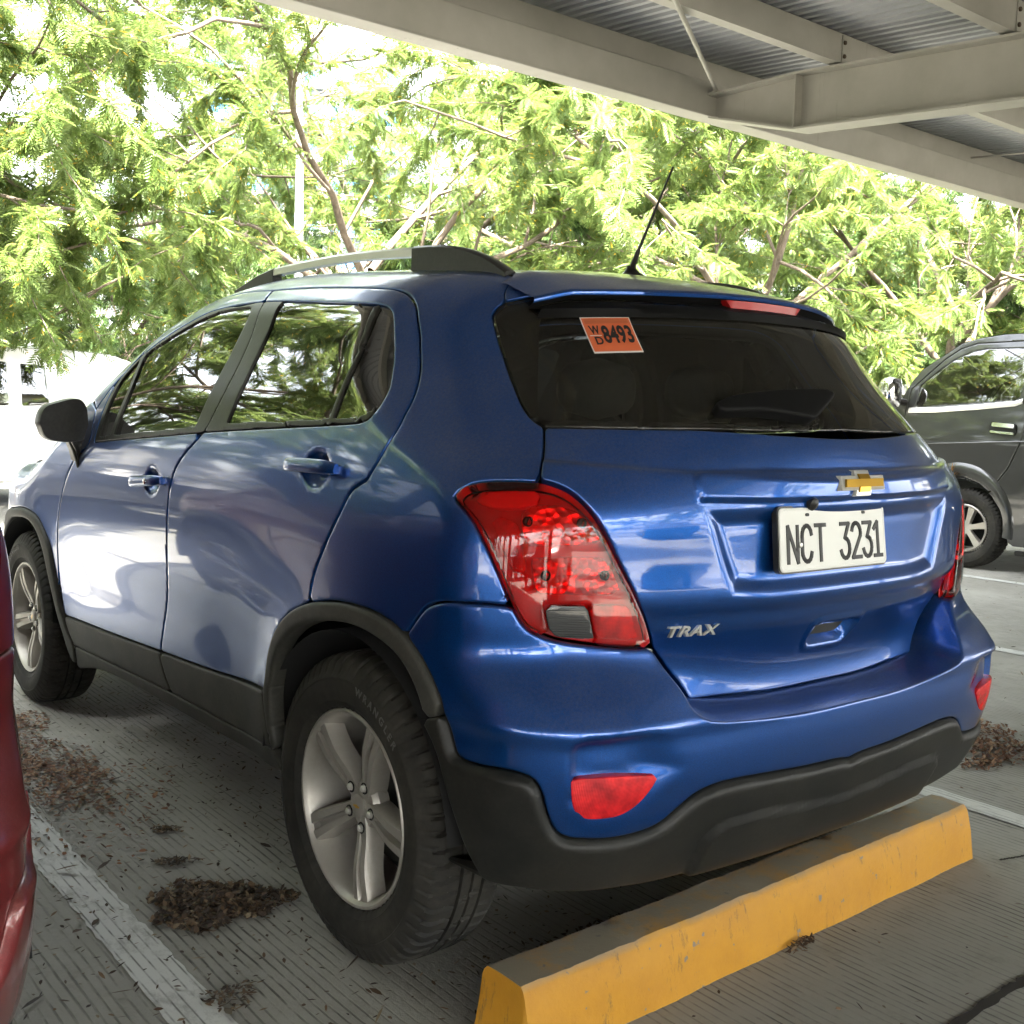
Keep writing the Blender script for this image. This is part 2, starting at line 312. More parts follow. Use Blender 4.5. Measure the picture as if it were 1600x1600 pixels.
# outlines of the panels in the body chart (u along the flank and round the tail, v up), metres
CV = {
 'DT': [[1.808,1.2061],[1.7837,1.243],[1.7456,1.2929],[1.6579,1.3668],[1.5909,1.4425],[1.4948,1.5188],[1.4673,1.5803],[1.3937,1.6202],[1.2277,1.6451],[1.0429,1.6454],[0.8577,1.6295]],
 'DT2': [[0.8577,1.6295],[0.6245,1.6192],[0.3963,1.602],[0.2138,1.5862],[0.1493,1.5775],[0.1036,1.5626],[0.062,1.5341],[0.0244,1.4845],[-0.0155,1.4238],[-0.0608,1.3594],[-0.0921,1.2978],[-0.1031,1.244],[-0.1089,1.1922],[-0.0955,1.1537],[-0.0584,1.0901]],
 'DT3': [[-0.0584,1.0901],[-0.006,1.0626],[0.025,1.0139],[0.077,0.9339],[0.1237,0.8579],[0.1401,0.796]],
 'DS': [[0.8577,1.6295],[0.7656,1.4353],[0.779,1.2833],[0.8207,1.1819],[0.841,1.1607],[0.8813,1.1316],[0.9439,1.0917],[0.9891,1.0521],[1.01,1.0182],[1.0261,0.9704],[1.0362,0.8852],[1.0475,0.7845],[1.0756,0.6707],[1.1166,0.5623],[1.143,0.4805]],
 'DSb': [[1.143,0.4805],[1.1238,0.4386],[1.0996,0.3996],[1.0705,0.3659]],
 'DF': [[1.808,1.2061],[1.7828,1.1592],[1.7673,1.0915],[1.8273,1.0528],[1.9034,1.0171],[1.9625,0.9635],[2.0099,0.9072],[2.0499,0.8457],[2.083,0.772],[2.0991,0.6931],[2.0951,0.5898],[2.0737,0.498],[2.0607,0.4364]],
 'CL': [[2.0607,0.4364],[1.5731,0.4575],[1.143,0.4805],[0.7697,0.5011],[0.3887,0.532]],
 'DB': [[2.0112,0.3315],[1.9028,0.3348],[1.4635,0.352],[1.0705,0.3659],[0.6425,0.3727],[0.3642,0.3877]],
 'RB': [[2.0636,0.2301],[1.7858,0.2849],[1.493,0.3056],[0.9601,0.3142],[0.3236,0.3298]],
 'CF': [[2.0607,0.4364],[2.0445,0.393],[2.0112,0.3315]],
 'AO': [[0.3864,0.5309],[0.3673,0.5809],[0.349,0.6425],[0.3126,0.6987],[0.248,0.7507],[0.1399,0.7946],[0.0475,0.8132],[-0.036,0.8215],[-0.1237,0.8203],[-0.193,0.8072],[-0.242,0.7876],[-0.2898,0.7529],[-0.3319,0.7079],[-0.3718,0.651]],
 'AI': [[0.3231,0.3308],[0.3342,0.3961],[0.344,0.4616],[0.3392,0.5298],[0.3202,0.5833],[0.2947,0.638],[0.2576,0.6813],[0.1954,0.7222],[0.12,0.7508],[0.0268,0.7716],[-0.0673,0.7795],[-0.1509,0.7694],[-0.2187,0.7467],[-0.2635,0.7143],[-0.2955,0.6744],[-0.317,0.6328]],
 'AO2': [[-0.3718,0.651],[-0.3873,0.6138],[-0.3994,0.5848]],
 'AI2': [[-0.317,0.6328],[-0.3578,0.5819],[-0.3933,0.4979],[-0.4336,0.4072],[-0.4621,0.3495]],
 'FAO': [[2.8233,0.7274],[2.7874,0.756],[2.6106,0.7877],[2.4926,0.7994],[2.3842,0.7946],[2.304,0.7779],[2.2277,0.7329],[2.17,0.6813],[2.1331,0.6113],[2.1022,0.5409],[2.0813,0.4815],[2.0607,0.4364]],
 'FAI': [[2.8696,0.6029],[2.8422,0.6711],[2.7009,0.7265],[2.5353,0.7564],[2.4129,0.7592],[2.3378,0.7422],[2.2744,0.7061],[2.221,0.6488],[2.1795,0.5788],[2.1382,0.4949],[2.1134,0.429],[2.0911,0.363],[2.0816,0.2824],[2.0636,0.2301]],
 'DLOb': [[1.7181,1.0937],[1.2464,1.1289],[0.8621,1.159],[0.6691,1.1725],[0.3817,1.1904],[0.1948,1.2019],[0.0671,1.2117]],
 'DLOr': [[0.0671,1.2117],[0.0306,1.2163],[0.0057,1.2267],[-0.0062,1.2566],[-0.0011,1.299],[0.0211,1.3426],[0.0773,1.4427],[0.1171,1.5023],[0.1444,1.5192]],
 'DLOt': [[0.1444,1.5192],[0.1825,1.5251],[0.3709,1.5383],[0.6955,1.5646],[0.8167,1.5712],[0.9125,1.5735],[1.0298,1.5712],[1.191,1.5585],[1.327,1.5179],[1.4421,1.4777],[1.5613,1.4284],[1.6185,1.3984],[1.6687,1.3621],[1.7146,1.3063],[1.7236,1.2361],[1.7217,1.161],[1.7181,1.0937]],
 'FG': [[[0.905,1.175],[0.9008,1.1863],[0.8705,1.3022],[0.8523,1.4074],[0.8593,1.5173],[0.8783,1.5463],[0.8997,1.5574]],[[0.8997,1.5574],[1.0105,1.5586],[1.1641,1.5421],[1.3026,1.5026],[1.4213,1.4645],[1.5448,1.4182],[1.5607,1.4004]],[[1.5607,1.4004],[1.5317,1.2735],[1.5427,1.1251]],[[1.5427,1.1251],[1.2063,1.1509],[0.905,1.175]]],
 'SG': [[[1.5905,1.3942],[1.653,1.3515],[1.6871,1.2972],[1.6892,1.208],[1.6821,1.114]],[[1.6821,1.114],[1.5784,1.1226]],[[1.5784,1.1226],[1.5607,1.263],[1.5905,1.3942]]],
 'RG': [[[0.7049,1.5604],[0.7063,1.547],[0.6785,1.4632],[0.6805,1.3483],[0.6986,1.2196],[0.7062,1.1907]],[[0.7062,1.1907],[0.4248,1.2046],[0.1668,1.2209]],[[0.1668,1.2209],[0.1677,1.3654],[0.1959,1.5205]],[[0.1959,1.5205],[0.4341,1.5384],[0.6828,1.5606],[0.7049,1.5604]]],
 'QG': [[[0.1698,1.5184],[0.1471,1.5169],[0.1258,1.5081],[0.106,1.485],[0.0629,1.411],[0.0237,1.3423],[0.0049,1.299],[0.0067,1.2565],[0.0276,1.2362],[0.0532,1.2283],[0.1492,1.2203]],[[0.1492,1.2203],[0.1525,1.3645],[0.1698,1.5184]]],
 'GS': [[-0.1717,1.7304],[-0.181,1.6787],[-0.1921,1.6349],[-0.2163,1.5985]],
 'GL': [[-0.2163,1.5985],[-0.2017,1.5758],[-0.1999,1.5493],[-0.2228,1.5184],[-0.2728,1.4578],[-0.3536,1.3661],[-0.4195,1.2933],[-0.4591,1.2596],[-0.4946,1.242]],
 'GE': [[-0.4946,1.242],[-0.5183,1.1723],[-0.5305,1.1122]],
 'LT': [[-0.5305,1.1122],[-0.4947,1.112],[-0.4529,1.1101],[-0.4142,1.1061],[-0.3838,1.0978],[-0.3671,1.0856],[-0.3602,1.0744]],
 'LL': [[-0.3602,1.0744],[-0.3676,1.0665],[-0.3885,1.0538],[-0.4149,1.0313],[-0.444,0.9917],[-0.4702,0.9434],[-0.4881,0.9058],[-0.5024,0.8769]],
 'LB': [[-0.5024,0.8769],[-0.5196,0.8496],[-0.5359,0.8342],[-0.5618,0.8219],[-0.5945,0.814],[-0.6314,0.8084],[-0.6825,0.8022],[-0.7321,0.7969],[-0.785,0.7947]],
 'LI': [[-0.785,0.7947],[-0.7717,0.8404],[-0.752,0.8836],[-0.7327,0.9202],[-0.7133,0.9526],[-0.6947,0.9852],[-0.6761,1.0177],[-0.6499,1.0528],[-0.6226,1.0775],[-0.5961,1.0943],[-0.5658,1.1055],[-0.5305,1.1122]],
 'BS': [[-0.5023,0.8781],[-0.4641,0.8793],[-0.4291,0.8787],[-0.3831,0.8758],[-0.3467,0.871],[-0.3066,0.8554],[-0.2711,0.8225],[-0.242,0.7876]],
 'BC': [[-0.785,0.7947],[-0.8186,0.7541],[-0.8485,0.7208],[-0.8642,0.6973]],
 'LE': [[-0.8642,0.6973],[-0.8774,0.6776],[-0.8943,0.6648],[-0.918,0.6553],[-1.0177,0.643],[-1.1751,0.634],[-1.2982,0.6335]],
 'BB': [[-0.3994,0.5848],[-0.407,0.5765],[-0.4216,0.5725],[-0.4539,0.5725],[-0.5105,0.5768],[-0.5508,0.5741],[-0.5713,0.5658],[-0.5851,0.5453],[-0.5933,0.5158],[-0.6026,0.4851],[-0.6138,0.4649],[-0.6328,0.4521],[-0.6707,0.447],[-0.7174,0.4439],[-0.7656,0.4447],[-0.8093,0.4551],[-0.8496,0.4835],[-0.8803,0.5056],[-0.9145,0.5163],[-0.9618,0.5206],[-1.194,0.5073],[-1.3005,0.503]],
 'BK': [[-0.4621,0.3495],[-0.4737,0.3432],[-0.5,0.3407],[-0.5355,0.3399],[-0.5967,0.3374],[-0.6442,0.336],[-0.7117,0.3303],[-0.7953,0.3189],[-0.9135,0.3147],[-1.0537,0.3097],[-1.3571,0.2877]],
 'BKc': [[-0.9119,0.4098],[-0.9419,0.4303],[-0.9989,0.4405],[-1.0843,0.4363],[-1.2291,0.4225],[-1.3544,0.4144]],
 'RF': [[[-0.6409,0.574],[-0.7188,0.5776],[-0.8063,0.566]],[[-0.8063,0.566],[-0.7897,0.5373],[-0.7622,0.5079],[-0.7346,0.4937],[-0.7013,0.49],[-0.6499,0.4927]],[[-0.6499,0.4927],[-0.6435,0.5329],[-0.6409,0.574]]],
 'RR': [[[-0.6398,0.6083],[-0.6413,0.63],[-0.6544,0.6433],[-0.7261,0.6518],[-0.8384,0.6466]],[[-0.8384,0.6466],[-0.8833,0.565]],[[-0.8833,0.565],[-0.8185,0.5175],[-0.7758,0.4846],[-0.7162,0.4689],[-0.6638,0.4718],[-0.6464,0.4899],[-0.6403,0.5464],[-0.6398,0.6083]]],
 'REF1': [[-0.6465,0.6432],[-0.7261,0.6518],[-0.829,0.6481]],
 'L1': [[[-0.5047,1.0583],[-0.523,1.0733],[-0.5726,1.0783],[-0.6198,1.0683]],[[-0.6198,1.0683],[-0.6556,1.0341],[-0.6822,0.9984]],[[-0.6822,0.9984],[-0.5939,0.9949],[-0.5229,0.9935]],[[-0.5229,0.9935],[-0.5094,1.0264],[-0.5047,1.0583]]],
 'L2': [[[-0.5326,0.9709],[-0.6077,0.9731],[-0.6874,0.9726]],[[-0.6874,0.9726],[-0.7074,0.9379],[-0.725,0.898]],[[-0.725,0.898],[-0.6365,0.8996],[-0.5467,0.9033]],[[-0.5467,0.9033],[-0.5423,0.9202],[-0.5326,0.9709]]],
 'LR': [[[-0.5635,0.878],[-0.5682,0.8833],[-0.5993,0.8835],[-0.6462,0.8822]],[[-0.6462,0.8822],[-0.663,0.8163]],[[-0.663,0.8163],[-0.6144,0.8199],[-0.5879,0.8234],[-0.5737,0.8351]],[[-0.5737,0.8351],[-0.5667,0.8596],[-0.5635,0.878]]],
 'LD': [[[-0.6513,0.8822],[-0.7392,0.879]],[[-0.7392,0.879],[-0.7633,0.8074]],[[-0.7633,0.8074],[-0.6683,0.8143]],[[-0.6683,0.8143],[-0.6513,0.8822]]],
 'LN': [[[-0.4374,1.0487],[-0.4714,1.0473],[-0.506,1.0343]],[[-0.506,1.0343],[-0.5141,0.998],[-0.529,0.9465]],[[-0.529,0.9465],[-0.5088,0.9371],[-0.4855,0.9602]],[[-0.4855,0.9602],[-0.4638,1.007],[-0.4374,1.0487]]],
 'LU': [[[-0.377,1.0801],[-0.4052,1.0939],[-0.4625,1.1025],[-0.5279,1.1052]],[[-0.5279,1.1052],[-0.5467,1.0805],[-0.5031,1.0663]],[[-0.5031,1.0663],[-0.4486,1.0632],[-0.377,1.0801]]],
 'SC': [[[-0.1745,1.7279],[-0.181,1.6787],[-0.1921,1.6349],[-0.2163,1.5985]],[[-0.2163,1.5985],[-0.2673,1.6198],[-0.3376,1.6527],[-0.4577,1.7012]],[[-0.4577,1.7012],[-0.4277,1.759],[-0.3051,1.7372],[-0.1745,1.7279]]],
 'GB': [[-0.4946,1.242],[-0.6601,1.2508],[-0.9054,1.2683],[-1.3644,1.2903]],
 'gE': [[-0.4946,1.242],[-0.5183,1.1723],[-0.5305,1.1122]],
 'gLI': [[-0.5305,1.1122],[-0.5658,1.1055],[-0.5961,1.0943],[-0.6226,1.0775],[-0.6499,1.0528],[-0.6761,1.0177],[-0.6947,0.9852],[-0.7133,0.9526],[-0.7327,0.9202],[-0.752,0.8832],[-0.773,0.8364],[-0.7903,0.7821]],
 'gBC': [[-0.7903,0.7821],[-0.8324,0.733],[-0.8715,0.6932],[-0.8929,0.6656]],
 'gB': [[-0.8929,0.6656],[-0.9912,0.6629],[-1.1579,0.654],[-1.4562,0.6418]],
 'bar': [[[-1.3161,1.1802],[-1.0606,1.1733],[-0.895,1.1605],[-0.8762,1.1556],[-0.8649,1.1415],[-0.8645,1.1283],[-0.8733,1.0869]],[[-0.8733,1.0869],[-1.0668,1.0953],[-1.3108,1.0995]]],
 'rec': [[[-1.3106,1.0906],[-1.0667,1.0889],[-0.877,1.0799]],[[-0.877,1.0799],[-0.9134,0.9833],[-0.96,0.885]],[[-0.96,0.885],[-1.0624,0.8747],[-1.1959,0.8747],[-1.3122,0.8753]]],
 'handle': [[[-1.2727,0.8032],[-1.2823,0.8054],[-1.4512,0.7987],[-1.4812,0.792],[-1.4999,0.7815]],[[-1.4999,0.7815],[-1.5545,0.7143],[-1.5392,0.705],[-1.5092,0.7021]],[[-1.5092,0.7021],[-1.392,0.7027],[-1.3616,0.7107],[-1.3464,0.7248],[-1.2727,0.8032]]],
 'plate': [[[-1.0792,1.0767],[-1.4399,1.0768]],[[-1.4399,1.0768],[-1.4478,0.9311]],[[-1.4478,0.9311],[-1.088,0.9316]],[[-1.088,0.9316],[-1.0792,1.0767]]],
 'bow': [[[-1.2302,1.1219],[-1.4151,1.1653],[-1.317,1.138]]],
 'trax': [[[-0.834,0.8186],[-0.9425,0.8146],[-0.9466,0.7925],[-0.8392,0.7971]]],
 'sticker': [[[-0.5034,1.5796],[-0.6852,1.6094],[-0.7467,1.4979],[-0.5813,1.4738]]],
 'chmsl': [[[-1.1174,1.8063],[-1.1666,1.8413],[-1.5923,1.8194],[-1.4329,1.7541],[-1.0724,1.7244]]],
 'inL': [[-0.3654,1.581],[-0.3957,1.4807],[-0.4364,1.3632],[-0.4827,1.2525]],
 'wiper': [[[-0.9225,1.3162],[-0.947,1.3359],[-0.9912,1.358],[-1.0928,1.3818],[-1.2054,1.3988],[-1.3055,1.4034],[-1.3304,1.3967],[-1.3219,1.3809]],[[-1.3219,1.3809],[-1.2619,1.3397],[-1.2089,1.3031]],[[-1.2089,1.3031],[-1.1652,1.3082],[-1.0529,1.3156],[-0.945,1.3066],[-0.9225,1.3162]]],
}
# ------------------------------------------------------------------ panels cut out of the body surface
def crom(pts, n=7):
    P = np.array(pts, float)
    if len(P) < 3: return P
    Q = np.vstack([2*P[0]-P[1], P, 2*P[-1]-P[-2]]); out = []
    for i in range(1, len(Q)-2):
        p0, p1, p2, p3 = Q[i-1:i+3]; d = [max(np.linalg.norm(b-a), 1e-6)**.5 for a, b in ((p0, p1), (p1, p2), (p2, p3))]
        m1 = (p2-p1)+d[1]*((p1-p0)/d[0]-(p2-p0)/(d[0]+d[1])); m2 = (p2-p1)+d[1]*((p3-p2)/d[2]-(p3-p1)/(d[1]+d[2]))
        for t in np.linspace(0, 1, n, endpoint=False):
            out.append((2*t**3-3*t**2+1)*p1+(t**3-2*t**2+t)*m1+(-2*t**3+3*t**2)*p2+(t**3-t**2)*m2)
    out.append(P[-1]); return np.array(out)
def loop(*curves):
    out = []
    for c in curves:
        c = crom(c) if len(c) > 2 else np.array(c, float)
        for p in c:
            if not out or np.hypot(*(p-out[-1])) > 1e-5: out.append(p)
    if np.hypot(*(out[0]-out[-1])) < 1e-5: out.pop()
    return np.array(out)
def sdf(P, poly):
    """signed distance, positive inside"""
    res = np.empty(len(P)); A = poly; B = np.roll(poly, -1, 0); E = B-A; L = (E**2).sum(1)+1e-18
    for s in range(0, len(P), 6000):
        p = P[s:s+6000, None, :]; d = p-A; t = np.clip((d*E).sum(2)/L, 0, 1)[..., None]; q = d-E*t
        dist = np.sqrt((q**2).sum(2).min(1))
        c1 = (A[:, 1] > p[..., 1]) != (B[:, 1] > p[..., 1]); xi = A[:, 0]+(p[..., 1]-A[:, 1])*E[:, 0]/np.where(np.abs(E[:, 1]) < 1e-12, 1e-12, E[:, 1])
        ins = ((c1 & (p[..., 0] < xi)).sum(1) % 2) == 1
        res[s:s+6000] = np.where(ins, dist, -dist)
    return res
def rsd(P, region):
    s = sdf(P, region[0])
    for r in region[1:]: s = np.minimum(s, -sdf(P, r))
    return s
def normal(p, gate):
    e = 2e-4; f0 = FB(p[:, 0], p[:, 1], p[:, 2], gate)
    g = np.stack([FB(p[:, 0]+e*(k == 0), p[:, 1]+e*(k == 1), p[:, 2]+e*(k == 2), gate)-f0 for k in range(3)], -1)
    return g/np.linalg.norm(g, axis=1)[:, None]
def cut(UV, T, s, L):
    """keep the part of the triangles where s>L; returns verts, tris, boundary edges"""
    ins = s > L; k = ins[T].sum(1); T3 = T[k == 3]; newv = []; tris = [T3]; bed = []
    emap = {}
    def ev(a, b):
        key = np.minimum(a, b).astype(np.int64)*len(UV)+np.maximum(a, b); return key
    def rot(Tm, first):
        r = Tm.copy()
        for j in (1, 2):
            m = first[:, j]; r[m] = np.roll(Tm[m], -j, axis=1)
        return r
    T1 = T[k == 1]; T1 = rot(T1, ins[T1]); T2 = T[k == 2]; T2 = rot(T2, ~ins[T2])
    keys = np.concatenate([ev(T1[:, 0], T1[:, 1]), ev(T1[:, 0], T1[:, 2]), ev(T2[:, 0], T2[:, 1]), ev(T2[:, 0], T2[:, 2])])
    uk, inv = np.unique(keys, return_inverse=True); a = uk//len(UV); b = uk % len(UV); t = (L-s[a])/(s[b]-s[a]); CV_ = UV[a]+(UV[b]-UV[a])*t[:, None]
    n0 = len(UV); inv = inv+n0; n1, n2 = len(T1), len(T2); e1, e2, e3, e4 = inv[:n1], inv[n1:2*n1], inv[2*n1:2*n1+n2], inv[2*n1+n2:]
    tris = np.concatenate([T3, np.stack([T1[:, 0], e1, e2], 1), np.stack([e3, T2[:, 1], T2[:, 2]], 1), np.stack([e3, T2[:, 2], e4], 1)])
    bed = np.concatenate([np.stack([e1, e2], 1), np.stack([e4, e3], 1)]); V = np.concatenate([UV, CV_])
    used = np.unique(tris); m = np.full(len(V), -1); m[used] = np.arange(len(used)); bed = bed[bed[:, 0] != bed[:, 1]]
    return V[used], m[tris], m[bed]
_PC = {}
def panel(name, region, mt, parent=None, h=.011, off=0., gate=False, gap=.0022, edge=.004, depth=.016, disp=None, mirror=False, rimfn=None, sfn=None):
    key = (name, off, h, gap, tuple(r.tobytes() for r in region))
    if mirror and key in _PC:
        P, T, Q = _PC[key]; return obj(name, mesh_np(name, P*[-1, 1, 1], [T[:, ::-1], Q[:, ::-1]], mt), parent)
    R0 = region[0]; lo = R0.min(0)-h; hi = R0.max(0)+h
    nu, nv = [max(3, int(math.ceil(k))) for k in (hi-lo)/h]; gu, gv = np.meshgrid(np.linspace(lo[0], hi[0], nu), np.linspace(lo[1], hi[1], nv), indexing='ij')
    UV = np.stack([gu.ravel(), gv.ravel()], 1); i = np.arange(nu*nv).reshape(nu, nv); a, b, c, d = i[:-1, :-1].ravel(), i[1:, :-1].ravel(), i[1:, 1:].ravel(), i[:-1, 1:].ravel()
    par = ((np.arange(nu-1)[:, None]+np.arange(nv-1)[None, :]) % 2 == 0).ravel()
    T = np.concatenate([np.where(par[:, None], np.stack([a, b, c], 1), np.stack([a, b, d], 1)), np.where(par[:, None], np.stack([a, c, d], 1), np.stack([b, c, d], 1))])
    s = rsd(UV, region); V, T, BE = cut(UV, T, s, gap+edge)
    # orientation: +u runs towards the front on the left side, +v up -> outward normal is -x: (u x v) = y x z = +x, so flip
    bv = np.unique(BE); mp = np.full(len(V), -1); mp[bv] = np.arange(len(bv)); e = 1e-3; B = V[bv]
    g = np.stack([rsd(B+[e, 0], region)-rsd(B-[e, 0], region), rsd(B+[0, e], region)-rsd(B-[0, e], region)], 1); g /= np.maximum(np.linalg.norm(g, axis=1), 1e-9)[:, None]
    rings = [(edge*math.sin(x), edge*(1-math.cos(x))) for x in (.6, 1.1, 1.57)]; AV = [V]; drop = [np.zeros(len(V))]; quads = []; prev = bv.copy(); n = len(V)
    for dl, dr in rings+[(edge, depth)]:
        AV.append(B-g*dl); drop.append(np.full(len(B), dr)); cur = np.arange(n, n+len(B)); n += len(B)
        quads.append(np.stack([prev[mp[BE[:, 1]]], prev[mp[BE[:, 0]]], cur[mp[BE[:, 0]]], cur[mp[BE[:, 1]]]], 1)); prev = cur
    AV = np.concatenate(AV); drop = np.concatenate(drop); (P, nn) = (None, None) if sfn is None else sfn(AV[:, 0], AV[:, 1])
    if sfn is None: P = surf(AV[:, 0], AV[:, 1], gate); nn = normal(P, gate)
    o = off-drop
    if disp is not None: o = o+disp(AV[:, 0], AV[:, 1])
    P = P+nn*o[:, None]
    if rimfn is not None:
        k = len(B); vec = rimfn(B, P[-2*k:-k]); ok = np.abs(vec).sum(1) > 0; P[-k:][ok] = P[-2*k:-k][ok]+vec[ok]
    T = T[:, ::-1]; Q = np.concatenate(quads)[:, ::-1]
    _PC[key] = (P, T, Q)
    if mirror: P = P*[-1, 1, 1]; T = T[:, ::-1]; Q = Q[:, ::-1]
    Q = np.concatenate([Q[:, ::-1]])[:, ::-1]
    return obj(name, mesh_np(name, P, [T, Q], mt), parent)
def both(name, region, mt, parents, **kw):
    return [panel(name, region, mt, parents[0], **kw), panel(name, region, mt, parents[1], mirror=True, **kw)]
def mir(poly): q = np.array(poly, float)[::-1].copy(); q[:, 0] = -2*ULEN-q[:, 0]; return q
def half(c):
    """left half curve ended on the centre line"""
    c = [p for p in c if p[0] > -ULEN+.02]; return c+[[-ULEN, c[-1][1]]]
def topz(x, y, zlo=.7, zhi=1.9):
    x, y = np.broadcast_arrays(np.asarray(x, float), np.asarray(y, float)); a = np.full(x.shape, zlo); b = np.full(x.shape, zhi)
    for _ in range(26):
        m = .5*(a+b); f = FB(x, y, m); b = np.where(f > 0, m, b); a = np.where(f > 0, a, m)
    return .5*(a+b)
def topuv(pts):
    P = np.array(pts, float); return xyz2uv(np.stack([P[:, 0], P[:, 1], topz(P[:, 0], P[:, 1])], 1)).tolist()
def sheet(name, ys, wfn, mt, parent, nx=60, off=0., thick=.0):
    """skin seen from above: rows at ys, half width wfn(y)"""
    s = np.linspace(-1, 1, nx); Y = np.repeat(ys, nx); X = np.concatenate([s*wfn(y) for y in ys]); P = np.stack([X, Y, topz(X, Y)], 1); P = P+normal(P, False)*off
    i = np.arange(len(ys)*nx).reshape(len(ys), nx); Q = np.stack([i[:-1, :-1].ravel(), i[:-1, 1:].ravel(), i[1:, 1:].ravel(), i[1:, :-1].ravel()], 1)
    return obj(name, mesh_np(name, P, [Q], mt), parent)
def special_mats():
    m = mat('facet', (.95, .35, .32), .30, .7); nt = m.node_tree; tc = N(nt, 'ShaderNodeTexCoord'); v = N(nt, 'ShaderNodeTexVoronoi'); v.inputs['Scale'].default_value = 60; nt.links.new(tc.outputs['Object'], v.inputs['Vector'])
    nt.links.new(bump(nt, v.outputs['Distance'], 1.0, .012), nt.nodes['Principled BSDF'].inputs['Normal'])
    m = mat('smoke_ribbed', (.035, .036, .036), .12, 0, coat=.5); nt = m.node_tree; tc = N(nt, 'ShaderNodeTexCoord'); w1 = N(nt, 'ShaderNodeTexWave'); w1.wave_type = 'BANDS'; w1.bands_direction = 'Z'; w1.inputs['Scale'].default_value = 95; nt.links.new(tc.outputs['Object'], w1.inputs['Vector'])
    nt.links.new(bump(nt, w1.outputs[0], .7, .003), nt.nodes['Principled BSDF'].inputs['Normal'])
    mat('black_gloss', (.008, .008, .008), .12, 0, coat=.8); mat('sticker_white', (.6, .58, .55), .5); mat('sticker_orange', (.55, .12, .045), .5); mat('sticker_dark', (.40, .10, .04), .5); mat('letter_rubber', (.085, .082, .075), .6); mat('wiper_black', (.005, .005, .005), .6, spec=.12)
    m = mat('red_prism', (.60, .012, .016), .25, 0, coat=.15, spec=.3); nt = m.node_tree; tc = N(nt, 'ShaderNodeTexCoord'); hs_ = []
    for dr in ('X', 'Z'):
        w1 = N(nt, 'ShaderNodeTexWave'); w1.bands_direction = dr; w1.inputs['Scale'].default_value = 120; nt.links.new(tc.outputs['Object'], w1.inputs['Vector']); hs_.append(w1)
    ad = N(nt, 'ShaderNodeMath', operation='ADD'); nt.links.new(hs_[0].outputs['Fac'], ad.inputs[0]); nt.links.new(hs_[1].outputs['Fac'], ad.inputs[1]); nt.links.new(bump(nt, ad.outputs[0], .35, .0015), nt.nodes['Principled BSDF'].inputs['Normal'])
    nb = noise(nt, 22, 3, .6); nt.links.new(ramp(nt, nb.outputs[0], [(.35, (.28, .004, .008)), (.65, (.72, .016, .02))]).outputs[0], nt.nodes['Principled BSDF'].inputs['Base Color'])
special_mats()
# ------------------------------------------------------------------ the blue car
CAR = empty('parked_hatchback', (0, 0, 0), 0, 'metallic blue compact SUV with plate NCT 3231, backed up to the yellow wheel stop', 'car')
c = CV
def rv(k): return (c[k] if isinstance(k, str) else k)[::-1]
DOORB_F = loop(c['DF'][::-1], c['DT'], c['DS'], [c['DS'][-1]]+rv('CL')[2:])
dlo = loop(c['DLOb'], c['DLOr'], c['DLOt'])
clR = [p for p in c['CL'] if p[0] < c['DS'][-1][0]]
door_f = loop(rv('DF'), c['DT'], c['DS'], [c['DS'][-1], c['CL'][1], c['CL'][0]])
door_r = loop(c['DT2'], c['DT3'], rv([p for p in c['AO'] if p[0] > c['DT3'][-1][0]]), [c['AO'][0]]+clR[::-1]+[c['DS'][-1]], rv('DS'))
def hdisp(cu, cv_, ru, rv_, dep):
    def f(u, v):
        r = np.hypot((u-cu)/ru, (v-cv_)/rv_); return -dep*sst((1-r)/.55)
    return f
WS = [(-.80, 1.90), (-.75, 1.78), (-.69, 1.62), (-.62, 1.45), (-.55, 1.34), (-.505, 1.27)]
wsuv = topuv(WS); ditch = topuv([(-.505, y) for y in (1.27, 1.0, .7, .4, .15, -.05, -.10)])
side = loop(rv('DT3'), rv('DT2'), rv('DT'), [c['DT'][0], wsuv[0]], wsuv, ditch, [ditch[-1], c['GS'][1]], c['GS'][1:], c['GL'], c['GE'], c['LT'], c['LL'], c['BS'], [p for p in c['AO'] if p[0] < c['BS'][-1][0]+.01 and p[0] > c['BS'][-1][0]-.001]+rv([p for p in c['AO'] if c['BS'][-1][0] < p[0] < c['DT3'][-1][0]])+[c['DT3'][-1]])
D = {}
